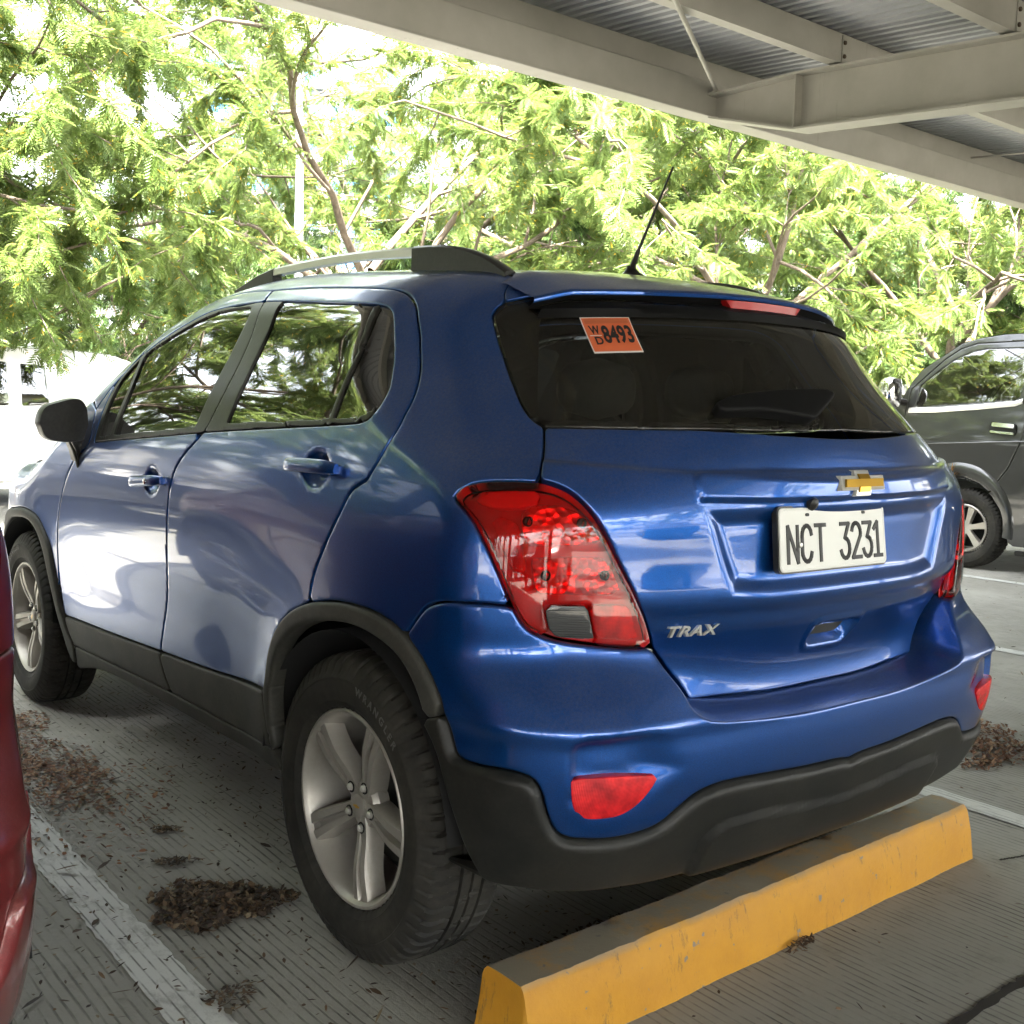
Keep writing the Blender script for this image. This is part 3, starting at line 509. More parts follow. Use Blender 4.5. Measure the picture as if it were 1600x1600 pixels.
for sg, mi in (('L', False), ('R', True)):
    fd = panel('front_door', [door_f, dlo], 'blue_paint', CAR, mirror=mi, disp=hdisp(1.165, 1.0, .062, .042, .024))
    rd = panel('rear_door', [door_r, dlo], 'blue_paint', CAR, mirror=mi, disp=hdisp(.165, 1.10, .066, .045, .026))
    panel('quarter_panel', [side], 'blue_paint', CAR, mirror=mi)
    # black window surrounds, split at the door joint
    dsx = crom(c['DS']); top_ = [p for p in dsx if p[1] > 1.12]
    front_half = loop(top_, [top_[-1], [top_[-1][0], 1.05], [2.3, 1.0], [2.3, 1.75], [top_[0][0], 1.75]]); glf = [loop(*c['FG']), loop(*c['SG'])]; glr = [loop(*c['RG']), loop(*c['QG'])]
    big = np.array([[-1, .9], [-1, 2], [top_[0][0], 2], *[list(p) for p in top_], [top_[-1][0], .9]])
    panel('window_frame', [dlo, *glf, big], 'satin_trim', fd, mirror=mi, off=-.0005, gap=.0006, edge=.002, depth=.02)
    bigf = np.array([[3, .9], [3, 2], [top_[0][0], 2], *[list(p) for p in top_], [top_[-1][0], .9]])
    panel('window_frame', [dlo, *glr, bigf], 'satin_trim', rd, mirror=mi, off=-.0005, gap=.0006, edge=.002, depth=.02)
    for poly, par, nm in ((glf[0], fd, 'window'), (glf[1], fd, 'quarter_light'), (glr[0], rd, 'window'), (glr[1], rd, 'quarter_light')):
        panel(nm, [poly], 'side_glass', par, mirror=mi, off=-.006, gap=-.004, edge=.0005, depth=.001, h=.014)
    # cladding
    panel('sill_cladding', [loop([c['CL'][0], c['CL'][1], c['DS'][-1]], c['DSb'], rv([p for p in c['DB'] if p[0] >= c['DSb'][-1][0]-.01]), rv('CF'))], 'cladding', fd, mirror=mi, off=.006, edge=.006, depth=.02)
    panel('sill_cladding', [loop([c['DS'][-1]]+clR, [clR[-1], c['DB'][-1]], rv([p for p in c['DB'] if p[0] <= c['DSb'][-1][0]+.01]), rv('DSb'))], 'cladding', rd, mirror=mi, off=.006, edge=.006, depth=.02)
    panel('rocker_panel', [loop(c['DB'], [c['DB'][-1], c['RB'][-1]], rv('RB'), [c['RB'][0], c['DB'][0]])], 'cladding', CAR, mirror=mi, off=.003, edge=.005, depth=.05)
    panel('wheel_arch_trim', [loop(c['AO'], [c['AO'][-1], c['AI'][-1]], rv('AI'), [c['AI'][0], c['DB'][-1], c['AO'][0]])], 'cladding', CAR, mirror=mi, off=.010, edge=.010, depth=.04, gap=.001)
    fao = [[2.98, .36], [2.975, .50], [2.93, .64]]+[p for p in c['FAO'] if p[0] < 2.80]; fai = [[2.93, .36], [2.925, .48], [2.88, .60]]+[p for p in c['FAI'] if p[0] < 2.78]
    panel('wheel_arch_trim', [loop(fao, [fao[-1], c['CF'][1], c['CF'][2], fai[-1]], fai[::-1])], 'cladding', CAR, mirror=mi, off=.010, edge=.010, depth=.04, gap=.001)
    hood_e = topuv([(-.80, 1.92), (-.80, 2.1), (-.79, 2.35), (-.77, 2.6), (-.74, 2.85)])
    fend = loop([c['DF'][-1]]+rv('DF')[1:-1]+[c['DF'][0]], [c['DF'][0], hood_e[0]], hood_e, [hood_e[-1], [YF0+.16, .93], [YF0+.16, .55], fao[2]], fao[2:])
    panel('front_fender', [fend], 'blue_paint', CAR, mirror=mi)
    panel('front_bumper', [np.array([[YF0+.16, .93], [YF0+.5, .93], [YF0+ULEN, .95], [YF0+ULEN, .28], [YF0+.16, .28], [2.985, .36], [2.98, .5], [2.935, .64], [YF0+.16, .55]])], 'blue_paint', CAR, mirror=mi, h=.03)
    D[sg] = (fd, rd)
sheet('roof', np.linspace(-.12, 1.27, 90), lambda y: .503, 'blue_paint', CAR, 70)
wsx = S3P([(-1.27, .503)]+[(-1.34, .548), (-1.45, .618), (-1.62, .688), (-1.78, .748), (-1.90, .797), (-2.25, .81)][::1]) if False else Spl([1.27, 1.34, 1.45, 1.62, 1.78, 1.90, 2.25], [.503, .548, .618, .688, .748, .797, .80])
sheet('windscreen', np.linspace(1.30, 2.22, 60), lambda y: float(wsx(y))-.01, 'side_glass', CAR, 50, -.006)
sheet('bonnet', np.linspace(2.22, 3.16, 50), lambda y: float(np.interp(y, [2.2, 2.35, 2.6, 2.85, 3.2], [.80, .788, .768, .738, .62])), 'blue_paint', CAR, 50)
# ---- rear bumper
le = c['LE'][:-1]+[[-ULEN, c['LE'][-1][1]]]; bb = [p for p in c['BB'] if p[0] > -ULEN+.03]+[[-ULEN, c['BB'][-1][1]-.006]]; bk = [p for p in c['BK'] if p[0] > -ULEN+.03]+[[-ULEN, c['BK'][-1][1]]]
ao_b = [p for p in c['AO'] if p[0] <= c['BS'][-1][0]+.002]
LB_ = loop(rv('BS'), c['LB'], c['BC'], le); LOW = loop([ao_b[0]] if len(ao_b) < 2 else ao_b, c['AO2'], bb)
def join(*parts):
    out = []
    for p in parts:
        for q in p:
            if not out or np.hypot(*(np.array(q)-out[-1])) > 1e-5: out.append(np.array(q, float))
    return np.array(out)
upL = crom(rv('BS')); upL = join(upL, crom(c['LB']), crom(c['BC']), crom(le)); loL = join(crom([c['BS'][-1]]+[p for p in c['AO'] if p[0] < c['BS'][-1][0]]), crom(c['AO2']), crom(bb))
bump_poly = join(upL, mir(upL)[1:], mir(loL)[::-1], loL[::-1][1:])
# orientation-free closed polygon: left lower curve reversed runs centre -> left arch; fix order
bump_poly = join(upL, mir(upL)[1:-1], mir(loL)[::1][::-1], loL[::-1])
led = join(crom(c['BC']), crom(le)); led = np.vstack([led, mir(led)])
rr = loop(*c['RR']); rrm = mir(rr); rr_tl = np.concatenate([np.linspace(a, b, 6) for a, b in zip(crom(c['RR'][0])[:-1], crom(c['RR'][0])[1:])]); rr_tl = np.vstack([rr_tl, np.linspace(c['RR'][2][-1], c['RR'][2][-2], 30)]); _q = np.vstack([crom(c['RR'][1]), crom(c['RR'][2][:-2])]); rr_br = np.concatenate([np.linspace(a, b, 6) for a, b in zip(_q[:-1], _q[1:])])
def rec_d(u, v):
    P = np.stack([u, v], 1); d = np.zeros(len(u))
    for q, tl, br in ((rr, rr_tl, rr_br), (rrm, mir(rr_tl), mir(rr_br))):
        ins = sdf(P, q); near = lambda C_: np.sqrt(((P[:, None, :]-C_[None])**2).sum(2).min(1))
        m_ = ins > -.004; f = np.zeros(len(u)); f[m_] = sst((np.where(ins[m_] > 0, near(tl)[m_], 0)+.004)/.020)*sst(near(br)[m_]/.11); d = np.maximum(d, np.where(ins > 0, f, 0))
    fade = 1.0
    lip = .006*np.exp(-((v-.655)/.018)**2)
    return -.022*d*fade+lip
def rim_b(B, P):
    d = np.sqrt(((B[:, None, :]-led[None])**2).sum(2).min(1)); ok = d < .016
    v = np.zeros((len(B), 3)); v[ok] = [0, .145, .030]; return v
BUMP = panel('rear_bumper', [bump_poly], 'blue_paint', CAR, h=.008, edge=.006, gap=.0018, disp=rec_d, rimfn=rim_b, depth=.03)
blk_top = join(crom(c['AO2']), crom(bb)); blk_bot = join(crom(c['AI2']), crom(bk)); blk_l = join([np.array(c['AO'][-1])], blk_top)
blk = join([np.array(c['AI'][-1]), np.array(c['AO'][-1])], blk_top, mir(blk_top)[1:], [mir([c['AO'][-1]])[0], mir([c['AI'][-1]])[0]], mir(blk_bot)[::-1], blk_bot[::-1])
bkc = crom([p for p in c['BKc'] if p[0] > -ULEN+.03]+[[-ULEN, c['BKc'][-1][1]]]); bkc = np.vstack([bkc, mir(bkc)])
low_in = join(np.array([[-ULEN+.46, .30]]), bkc, np.array([[-ULEN-.46, .30]]))
_t = np.concatenate([np.linspace(a, b, 12) for a, b in zip(blk_l[:-1], blk_l[1:])]); toppoly = np.vstack([_t, mir(_t)])
def blk_d(u, v):
    P = np.stack([u, v], 1); d = np.sqrt(((P[:, None, :]-toppoly[None])**2).sum(2).min(1))
    inn = sdf(P, low_in)
    return .011*sst(d/.013)+.011*sst((inn+.003)/.009)-.010*sst((.33-v)/.05)
panel('lower_bumper', [blk], 'cladding_dark', BUMP, h=.008, off=.004, edge=.005, depth=.03, gap=.0005, disp=blk_d, rimfn=lambda B, P: np.where((B[:, 1] < .36)[:, None], np.array([[0, .16, -.01]]), 0.))
# ---- reflectors
for q, mi in ((loop(*c['RF']), False), (loop(*c['RF']), True)):
    panel('reflector', [q], 'red_prism', BUMP, mirror=mi, off=-.001, edge=.003, gap=.001, depth=.024, h=.006)
# ---- tail lights
for mi in (False, True):
    lp = loop(rv('LI')[::-1] if False else c['LT'], c['LL'], c['LB'], c['LI']); lr = loop(*c['LR'])
    tl = panel('tail_light', [lp, lr], 'red_lens', CAR, mirror=mi, off=.005, edge=.006, gap=.0018, depth=.03, h=.009)
    panel('lamp_housing', [lp], 'dark_red', tl, mirror=mi, off=-.030, edge=.002, gap=.002, depth=.004, h=.012)
    for k, m_, o_ in (('L1', 'facet', -.016), ('L2', 'facet', -.016), ('LN', 'red_prism', -.010), ('LU', 'red_reflex', -.014), ('LD', 'red_prism', -.012)):
        panel(('reflector_bowl' if m_ == 'facet' else 'reflector_strip'), [loop(*c[k])], m_, tl, mirror=mi, off=o_, edge=.004, gap=.001, depth=.014, h=.012)
    panel('reversing_lamp', [lr], 'smoke_ribbed', tl, mirror=mi, off=.0045, edge=.002, gap=.0004, depth=.01, h=.010)
    for key in ('L1', 'L2'):
        q_ = loop(*c[key]); cu, cv0 = q_.mean(0); hw_ = np.ptp(q_[:, 0])/2
        for k_ in (-.62, .62):
            uv_ = np.array([cu+k_*hw_]), np.array([cv0+.004]); P = surf(*uv_); P = (P-normal(P, False)*.010)[0]*[-1 if mi else 1, 1, 1]
            b = MB(); b.lathe([(-.004, .0), (-.004, .009), (.004, .010), (.006, .007)], 'z', 14); b.build('bulb_socket', 'dark_void', tl, loc=P, rot=(math.pi/2, 0, 0))
# ---- tailgate
gl = join(crom(rv(half(c['GB'])))[:, :], crom(c['gE']), crom(c['gLI']), crom(c['gBC']), crom(half(c['gB'])))
gate_poly = join(gl, mir(gl)[1:-1])
barL = crom(c['bar'][0][1:]); barL = join(np.array([[-ULEN, c['bar'][0][0][1]]]), barL, np.array([[-ULEN, c['bar'][1][-1][1]]])); bar = join(barL, mir(barL)[1:-1])
recL = join(np.array([[-ULEN, c['rec'][0][0][1]]]), crom(c['rec'][0][1:]), crom(c['rec'][1]), crom(c['rec'][2][:-1]), np.array([[-ULEN, c['rec'][2][-1][1]]])); rec = join(recL, mir(recL)[1:-1])
hp = crom([[-ULEN+.0, .812], [-ULEN+.075, .812], [-ULEN+.095, .805], [-ULEN+.098, .79], [-ULEN+.09, .752], [-ULEN+.075, .738], [-ULEN, .734]]); hp = join(hp, mir(hp)[1:-1])
def gate_d(u, v):
    P = np.stack([u, v], 1); sb = sdf(P, bar); sr = sdf(P, rec); sh = sdf(P, hp)
    return .011*sst((sb+.002)/.012)-.017*sst((sr-.0)/.052)+.004*sst((sh+.006)/.006)-.034*sst((sh-.008)/.016)+.010*sst((1.165-v)/.022)*sst((v-.9)/.2)-.006*np.exp(-((v-.845)/.02)**2)
GATE = panel('tailgate', [gate_poly], 'blue_paint', CAR, h=.0055, gate=True, edge=.004, disp=gate_d, depth=.03)
zt = xyz2uv(np.array([[0, float(YC(1.515)), 1.515]]))[0, 1]; gs1 = np.array(c['GS'])
glL = join(np.array([[-ULEN, zt]]), np.array([c['SC'][1][2], c['SC'][1][1]]), crom(c['GL']), crom(c['GB'][:-1]), np.array([[-ULEN, c['GB'][-1][1]]]))
rw_poly = join(glL, mir(glL)[1:-1])
inl = crom(c['inL']); innL = join(np.array([[-ULEN, zt-.03]]), np.array([[inl[0][0], inl[0][1]+.02]]), inl, np.array([[inl[-1][0], inl[-1][1]-.006]]), np.array([[-ULEN, c['GB'][-1][1]+.02]])); inn = join(innL, mir(innL)[1:-1])
SCP = loop(*c['SC'])
for mi in (False, True): panel('spoiler_cheek', [SCP], 'blue_paint', GATE, h=.008, off=.001, edge=.003, gap=.0012, depth=.02, mirror=mi)
RW = panel('rear_window', [rw_poly], 'rear_glass', GATE, h=.012, off=-.001, edge=.004, gap=.0018, depth=.006)
panel('window_border', [rw_poly, inn], 'black_gloss', GATE, h=.012, off=-.010, edge=.001, gap=.006, depth=.004)
panel('handle_pocket', [hp], 'cladding', GATE, h=.008, gate=True, off=-.020, edge=.002, gap=.020, depth=.004)
panel('wiper_cover', [loop(*c['wiper'])], 'wiper_black', GATE, h=.008, off=.028, edge=.008, gap=.0, depth=.03)
def trailing(x): return np.array([x, -.412+.66*x*x, 1.527-.055*x*x-.25*max(abs(x)-.48, 0)])
def rear_y(x, z):
    a, b_ = -.05, -1.2
    for _ in range(40):
        m_ = .5*(a+b_)
        if float(FB(np.array(x), np.array(m_), np.array(z))) > 0: b_ = m_
        else: a = m_
    return .5*(a+b_)
xs = np.linspace(-.545, .545, 61); topr, undr = [], []
for x in xs:
    y0 = -.095+.0*x; z0 = float(topz(x, y0))+.004; T_ = trailing(x); q = np.array([x, y0, z0]); fr = np.array([x, T_[1]+.10, float(np.interp(T_[1]+.10, [T_[1], y0], [T_[2], z0]))+.004])
    lip = T_+[0, .003, -.013]; zb = 1.463-.05*x*x; yb = rear_y(x, zb)-.003; topr.append([q, .5*(q+fr)+[0, 0, .003], fr, T_+[0, .012, .0015], T_+[0, .003, -.001], T_+[0, 0, -.006], lip]); undr.append([lip+[0, .0015, .002], lip+[0, .02, -.012], np.array([x, .5*(yb+T_[1])-.02, 1.482-.05*x*x]), np.array([x, yb, zb])])
b = MB(); b.loft(topr, cap=False, closed=False); SP = b.build('spoiler', 'blue_paint', GATE, angle=50)
b = MB(); b.loft([u_[::1] for u_ in undr], cap=False, closed=False); b.build('spoiler_underside', 'wiper_black', GATE, angle=60)
b = MB(); ring = []
for x in np.linspace(-.135, .135, 19):
    T_ = trailing(x); e = 1-abs(x/.135)**6; ring.append([T_+np.array([0, -.001+a*.030, -.014 - (k*.030*e+.002)]) for a, k in ((-.15, 0), (.6, 0), (.6, 1), (-.05, 1))])
b.loft(ring); b.build('brake_light', 'dark_red', GATE, angle=30)
# emblem and lettering
def gate_pt(x, z, off=0.):
    """point on the tailgate skin above chart position of (x, z)"""
    u, v = [], []
    yy = np.full(len(x), -.66)
    for _ in range(4):
        uv = xyz2uv(np.stack([x, yy, z], 1)); P = surf(uv[:, 0], uv[:, 1], True); yy = P[:, 1]
    uv = xyz2uv(np.stack([x, yy, z], 1)); P = surf(uv[:, 0], uv[:, 1], True); n = normal(P, True); return P+n*(gate_d(uv[:, 0], uv[:, 1])+off)[:, None]
def gate_map(me, cx, cz, off, mt, name, parent, skew=0.):
    co = np.zeros(len(me.vertices)*3, np.float32); me.vertices.foreach_get('co', co); co = co.reshape(-1, 3)
    P = gate_pt(cx+co[:, 0].astype(float)+skew*co[:, 1], cz+co[:, 1].astype(float), 0.); n = np.array([0, -1, .08]); P = P+n*(co[:, 2:3]+off); me.vertices.foreach_set('co', P.astype(np.float32).ravel()); me.materials.clear(); me.materials.append(MAT[mt]); me.update(); return obj(name, me, parent)
def flat_poly(pts, d0, d1, inset=.0):
    P = np.array(pts); n = len(P); ctr = P.mean(0); Q = ctr+(P-ctr)*(1-inset); me = bpy.data.meshes.new('p')
    me.from_pydata([(x, y, d0) for x, y in P]+[(x, y, d1) for x, y in Q], [], [tuple(range(n, 2*n))]+[(k, (k+1) % n, n+(k+1) % n, n+k) for k in range(n)]); return me
bw = lambda W, H, a, h: [(-W, -h), (-a, -h), (-a, -H), (a, -H), (a, -h), (W, -h), (W, h), (a, h), (a, H), (-a, H), (-a, h), (-W, h)]
E1 = gate_map(flat_poly(bw(.083, .0285, .028, .016), 0, .008, .06), -.005, 1.111, .001, 'satin_silver', 'emblem', GATE, .30)
gate_map(flat_poly(bw(.069, .0195, .0195, .0085), 0, .0035, .03), -.005, 1.111, .0085, 'gold', 'emblem_inlay', E1, .30)
me = text_mesh('TRAX', .034, .0035, .0006, 1.08); co = np.zeros(len(me.vertices)*3, np.float32); me.vertices.foreach_get('co', co); co = co.reshape(-1, 3); w_ = np.ptp(co[:, 0]); co[:, 0] *= .116/w_; co[:, 1] *= .023/np.ptp(co[:, 1]); me.vertices.foreach_set('co', co.ravel())
gate_map(me, -.440, .816, .004, 'satin_silver', 'lettering', GATE)
# plate: pressed aluminium, black stroked characters
PL = np.array([[-.268, -.6785, 1.065], [.103, -.6785, 1.061], [.113, -.691, .930], [-.266, -.691, .933]])
def plate_pt(x, y, d): s = (x/.39+.5); t = .5-y/.14; return (PL[0]*(1-s)+PL[1]*s)*(1-t)+(PL[3]*(1-s)+PL[2]*s)*t+np.array([0, -1, .03])*d
def rrect(w, h, r, n=5):
    out = []
    for cx, cy, a0 in ((w-r, h-r, 0), (-w+r, h-r, 90), (-w+r, -h+r, 180), (w-r, -h+r, 270)):
        for k in range(n): a = math.radians(a0+90*k/(n-1)); out.append((cx+r*math.cos(a), cy+r*math.sin(a)))
    return out
b = MB(); b.loft([[plate_pt(x, y, d) for x, y in rrect(.195-i, .07-i, .012)] for i, d in ((0, 0), (0, .004), (.0015, .0055), (.004, .0055), (.0055, .0042))], cap=True); PLATE = b.build('license_plate', 'plate_white', GATE, angle=30)
PLATE['label'] = 'white license plate reading NCT 3231'
b = MB(); b.loft([[plate_pt(x, y, d) for x, y in rrect(.199, .074, .014)] for d in (-.012, .0015)], cap=True); b.build('plate_frame', 'black_trim', PLATE)
def arc(cx, cy, rx, ry, a0, a1, n=9): return [(cx+rx*math.cos(math.radians(a)), cy+ry*math.sin(math.radians(a))) for a in np.linspace(a0, a1, n)]
GLY = {'N': [[(-1, -1), (-1, 1), (1, -1), (1, 1)]], 'C': [arc(0, .42, 1, .58, 10, 180)+arc(0, -.42, 1, .58, 180, 350)], 'T': [[(-1.05, 1), (1.05, 1)], [(0, 1), (0, -1)]],
       '3': [[(-.95, 1), (.9, 1), (-.05, .18)]+arc(-.05, -.42, 1, .58, 85, -165, 12)], '2': [arc(0, .45, 1, .55, 165, -20, 11)+[(-.95, -1), (1, -1)]], '1': [[(-.75, .62), (.1, 1), (.1, -1)], [(-.8, -1), (.95, -1)]]}
for ch, cx in zip('NCT3231', (-.152, -.103, -.054, .037, .080, .123, .162)):
    b = MB()
    for st in GLY[ch]:
        P = np.array(st)*[.0165, .0395]+[cx, -.010]; t = .0045
        for p, q in zip(P[:-1], P[1:]):
            dv = q-p; L = np.hypot(*dv); dv /= L; nv = np.array([-dv[1], dv[0]])*t; p2, q2 = p-dv*t*.75, q+dv*t*.75
            b.add([plate_pt(*k, d) for d in (.004, .0063) for k in (p2-nv, q2-nv, q2+nv, p2+nv)], [(4, 5, 6, 7), (0, 1, 5, 4), (1, 2, 6, 5), (2, 3, 7, 6), (3, 0, 4, 7)])
    b.build('character', 'plate_ink', PLATE, smooth=False)
for x, y in ((-.128, -.012), (.140, -.010)):
    b = MB(); P = plate_pt(x, y, .007); b.lathe([(-.004, .0055), (.002, .005), (.003, .0)], 'z', 10); b.build('screw', 'satin_silver', PLATE, loc=P, rot=(math.pi/2, 0, 0))
for x in (-.098, .112): b = MB(); b.loft([[plate_pt(x+a, .054+e, d) for a, e in rrect(.006, .0035, .003, 3)] for d in (.004, .006)]); b.build('slot', 'plate_ink', PLATE)
b = MB(); b.lathe([(-.02, .014), (.012, .014), (.016, .009), (.017, 0)], 'z', 16); b.build('reversing_camera', 'black_trim', GATE, loc=(-.165, -.682, 1.074), rot=(math.pi/2+.3, 0, 0))
# window sticker
SQ = np.array(c['sticker'][0])
def stk(s, t, off):
    s = np.asarray(s, float); t = np.asarray(t, float); uv = ((SQ[0]*(1-s)[:, None]+SQ[1]*s[:, None])*(1-t)[:, None]+(SQ[3]*(1-s)[:, None]+SQ[2]*s[:, None])*t[:, None]); P = surf(uv[:, 0], uv[:, 1]); return P+normal(P, False)*off
def stk_rect(s0, s1, t0, t1, off, mt, name, parent, n=8):
    s, t = np.meshgrid(np.linspace(s0, s1, n), np.linspace(t0, t1, n)); P = stk(s.ravel(), t.ravel(), off); i = np.arange(n*n).reshape(n, n)
    return obj(name, mesh_np(name, P, [np.stack([i[:-1, :-1].ravel(), i[1:, :-1].ravel(), i[1:, 1:].ravel(), i[:-1, 1:].ravel()], 1)], mt), parent)
ST = stk_rect(0, 1, 0, 1, .0016, 'sticker_white', 'sticker', RW); stk_rect(.02, .98, .03, .96, .0024, 'sticker_orange', 'sticker_print', ST); stk_rect(.06, .94, .07, .20, .0034, 'sticker_dark', 'sticker_heading', ST)
def stk_text(txt, s0, s1, t0, t1, name):
    me = text_mesh(txt, .1, 0, .003); co = np.zeros(len(me.vertices)*3, np.float32); me.vertices.foreach_get('co', co); co = co.reshape(-1, 3).astype(float); lo, hi = co.min(0), co.max(0)
    s = s0+(s1-s0)*(co[:, 0]-lo[0])/(hi[0]-lo[0]); t = t1-(t1-t0)*(co[:, 1]-lo[1])/(hi[1]-lo[1]); me.vertices.foreach_set('co', stk(s, t, .0045).astype(np.float32).ravel()); me.materials.clear(); me.materials.append(MAT['plate_ink']); me.update(); obj(name, me, ST)
stk_text('W', .09, .29, .26, .50, 'character'); stk_text('D', .13, .29, .56, .78, 'character'); stk_text('8493', .32, .93, .26, .76, 'number')
stk_rect(.06, .30, .515, .535, .0036, 'sticker_white', 'crease', ST, 3)
# ---- door handles
def handle(u0, u1, v0, v1, door, mi, lock):
    b = MB(); rings = []
    for k in np.linspace(0, 1, 17):
        u = u0+(u1-u0)*k; v = v0+(v1-v0)*k; P = surf(np.array([u]), np.array([v]))[0]; n = normal(P[None], False)[0]; e = abs(2*k-1); o_ = .012+.024*(1-e**4)**.8 if e < 1 else .012; hh = .0165*(1-.35*e**6); th = .0085*(1-.3*e**8); o_ = .030-.014*e**5
        upv = np.array([0, 0, 1.]); upv = upv-n*(upv@n); upv /= np.linalg.norm(upv)
        rings.append([(P+n*(o_+th*math.copysign(abs(math.cos(a))**.7, math.cos(a)))+upv*hh*math.copysign(abs(math.sin(a))**.7, math.sin(a)))*[-1 if mi else 1, 1, 1] for a in np.linspace(0, 2*math.pi, 14, endpoint=False)])
    b.loft(rings); H = b.build('door_handle', 'blue_paint', door, angle=50)
    for k in (.07, .93):
        P = surf(np.array([u0+(u1-u0)*k]), np.array([v0+(v1-v0)*k]))[0]; b = MB(); s_ = -1 if mi else 1; b.box((min(P[0]*s_-.024*s_, P[0]*s_+.008*s_), P[1]-.008, P[2]-.011), (max(P[0]*s_-.024*s_, P[0]*s_+.008*s_), P[1]+.008, P[2]+.011), .003); b.build('handle_base', 'blue_paint', H)
    if lock:
        P = surf(np.array([u0+(u1-u0)*.70]), np.array([v0+(v1-v0)*.70]))[0]; b = MB(); b.lathe([(-.004, .009), (.0, .009), (.002, .006), (.002, 0)], 'z', 16); b.build('lock_cylinder', 'chrome', H, loc=((P[0]-.0395)*(-1 if mi else 1), P[1], P[2]), rot=(0, math.radians(-90 if not mi else 90), 0))
for sg, mi in (('L', False), ('R', True)):
    handle(.285, .050, 1.100, 1.104, D[sg][1], mi, False); handle(1.29, 1.05, .988, 1.008, D[sg][0], mi, True)
# ---- door mirrors
for mi in (False, True):
    s_ = -1 if mi else 1; b = MB()
    prof = [(-1.008, 1.150), (-1.002, 1.180), (-.985, 1.207), (-.94, 1.224), (-.895, 1.236), (-.865, 1.232), (-.848, 1.208), (-.842, 1.15), (-.838, 1.095), (-.875, 1.088), (-.93, 1.085), (-.985, 1.100)]
    P = crom(prof+[prof[0]], 4)[:-1]; ctr = P.mean(0); rings = []
    for y, sc, sh in ((1.835, .90, 0), (1.828, .97, 0), (1.84, 1.0, 0), (1.88, 1.0, 0), (1.915, .93, .004), (1.945, .74, .012), (1.962, .42, .02), (1.966, .1, .02)): rings.append([((ctr[0]+(p[0]-ctr[0])*sc+sh)*s_, y, ctr[1]+(p[1]-ctr[1])*sc) for p in P])
    b.loft(rings[1:]); M_ = b.build('door_mirror', 'satin_trim', CAR, angle=50)
    b = MB(); b.loft([[((ctr[0]+(p[0]-ctr[0])*sc)*s_, y, ctr[1]+(p[1]-ctr[1])*sc) for p in P] for y, sc in ((1.832, .90), (1.829, .88), (1.829, .5), (1.829, .02))], cap=False); b.build('mirror_glass', 'mirror_face', M_)
    b = MB(); b.loft([[(x*s_, y+dy, z) for x, y, z in ((-.905, 1.84, 1.10), (-.838, 1.84, 1.10), (-.838, 1.91, 1.10), (-.905, 1.91, 1.10))] if k == 0 else [(x*s_, y, z) for x, y, z in q] for k, (q, dy) in enumerate((([], 0), ([(-.885, 1.84, 1.06), (-.832, 1.84, 1.06), (-.832, 1.92, 1.06), (-.885, 1.92, 1.06)], 0), ([(-.872, 1.845, 1.02), (-.83, 1.845, 1.02), (-.83, 1.93, 1.02), (-.872, 1.93, 1.02)], 0), ([(-.868, 1.86, .995), (-.84, 1.86, .995), (-.84, 1.93, .995), (-.868, 1.93, .995)], 0)))]); b.build('mirror_stalk', 'satin_trim', M_, angle=50)
    b = MB(); b.tube([(-.908*s_, 1.838, 1.092), (-.893*s_, 1.836, 1.06), (-.880*s_, 1.842, 1.025), (-.872*s_, 1.855, .998)], [.006, .009, .010, .008], 8, flat=.6); b.build('stalk_strip', 'cladding', M_)
# ---- roof rails
for s_ in (-1, 1):
    X = .5*s_
    def bar_(ys, tops, bots, w0, nm, mt, par):
        b = MB(); rings = []
        for y, t, bo in zip(ys, tops, bots):
            w_ = w0; rings.append([(X-w_, y, bo), (X-w_, y, t-.006), (X-w_*.55, y, t), (X+w_*.55, y, t), (X+w_, y, t-.006), (X+w_, y, bo)])
        b.loft(rings); return b.build(nm, mt, par, angle=40)
    zr = lambda y: float(topz(X, y))
    ys = np.linspace(1.10, .30, 14); tops = np.interp(ys, [.30, .65, 1.10], [1.651, 1.666, 1.659]); tops = Spl([.30, .65, 1.10], [1.651, 1.666, 1.659])(ys)
    RL = bar_(ys, tops, tops-.024, .014, 'roof_rail', 'satin_silver', CAR)
    ys = np.linspace(.312, -.075, 14); bar_(ys, np.maximum(Spl([-.075, -.01, .07, .185, .312], [1.564, 1.596, 1.624, 1.645, 1.653])(ys), [zr(y)-.01 for y in ys]), [zr(y)-.02 for y in ys], .019, 'rail_foot', 'satin_trim', RL)
    ys = np.linspace(1.095, 1.37, 10); bar_(ys, np.maximum(np.interp(ys, [1.095, 1.212, 1.37], [1.660, 1.645, 1.610]), [zr(y)-.01 for y in ys]), [zr(y)-.03 for y in ys], .016, 'rail_foot', 'satin_trim', RL)
# ---- antenna
za = float(topz(0, .04)); b = MB(); b.loft([[(x*k, .04+.01*(1-k)+y*k, za-.005+h_) for x, y in [(.028*math.cos(a), .05*math.sin(a)) for a in np.linspace(0, 2*math.pi, 14, endpoint=False)]] for k, h_ in ((1, 0), (.92, .008), (.6, .018), (.32, .030), (.26, .038))]); AN = b.build('antenna', 'black_trim', CAR)
b = MB(); b.tube([(0, .045, za+.02), (0, .022, za+.068), (0, .018, za+.075), (0, -.092, 1.872)], [.0085, .0062, .0042, .0026], 8); b.build('antenna_mast', 'black_trim', AN)
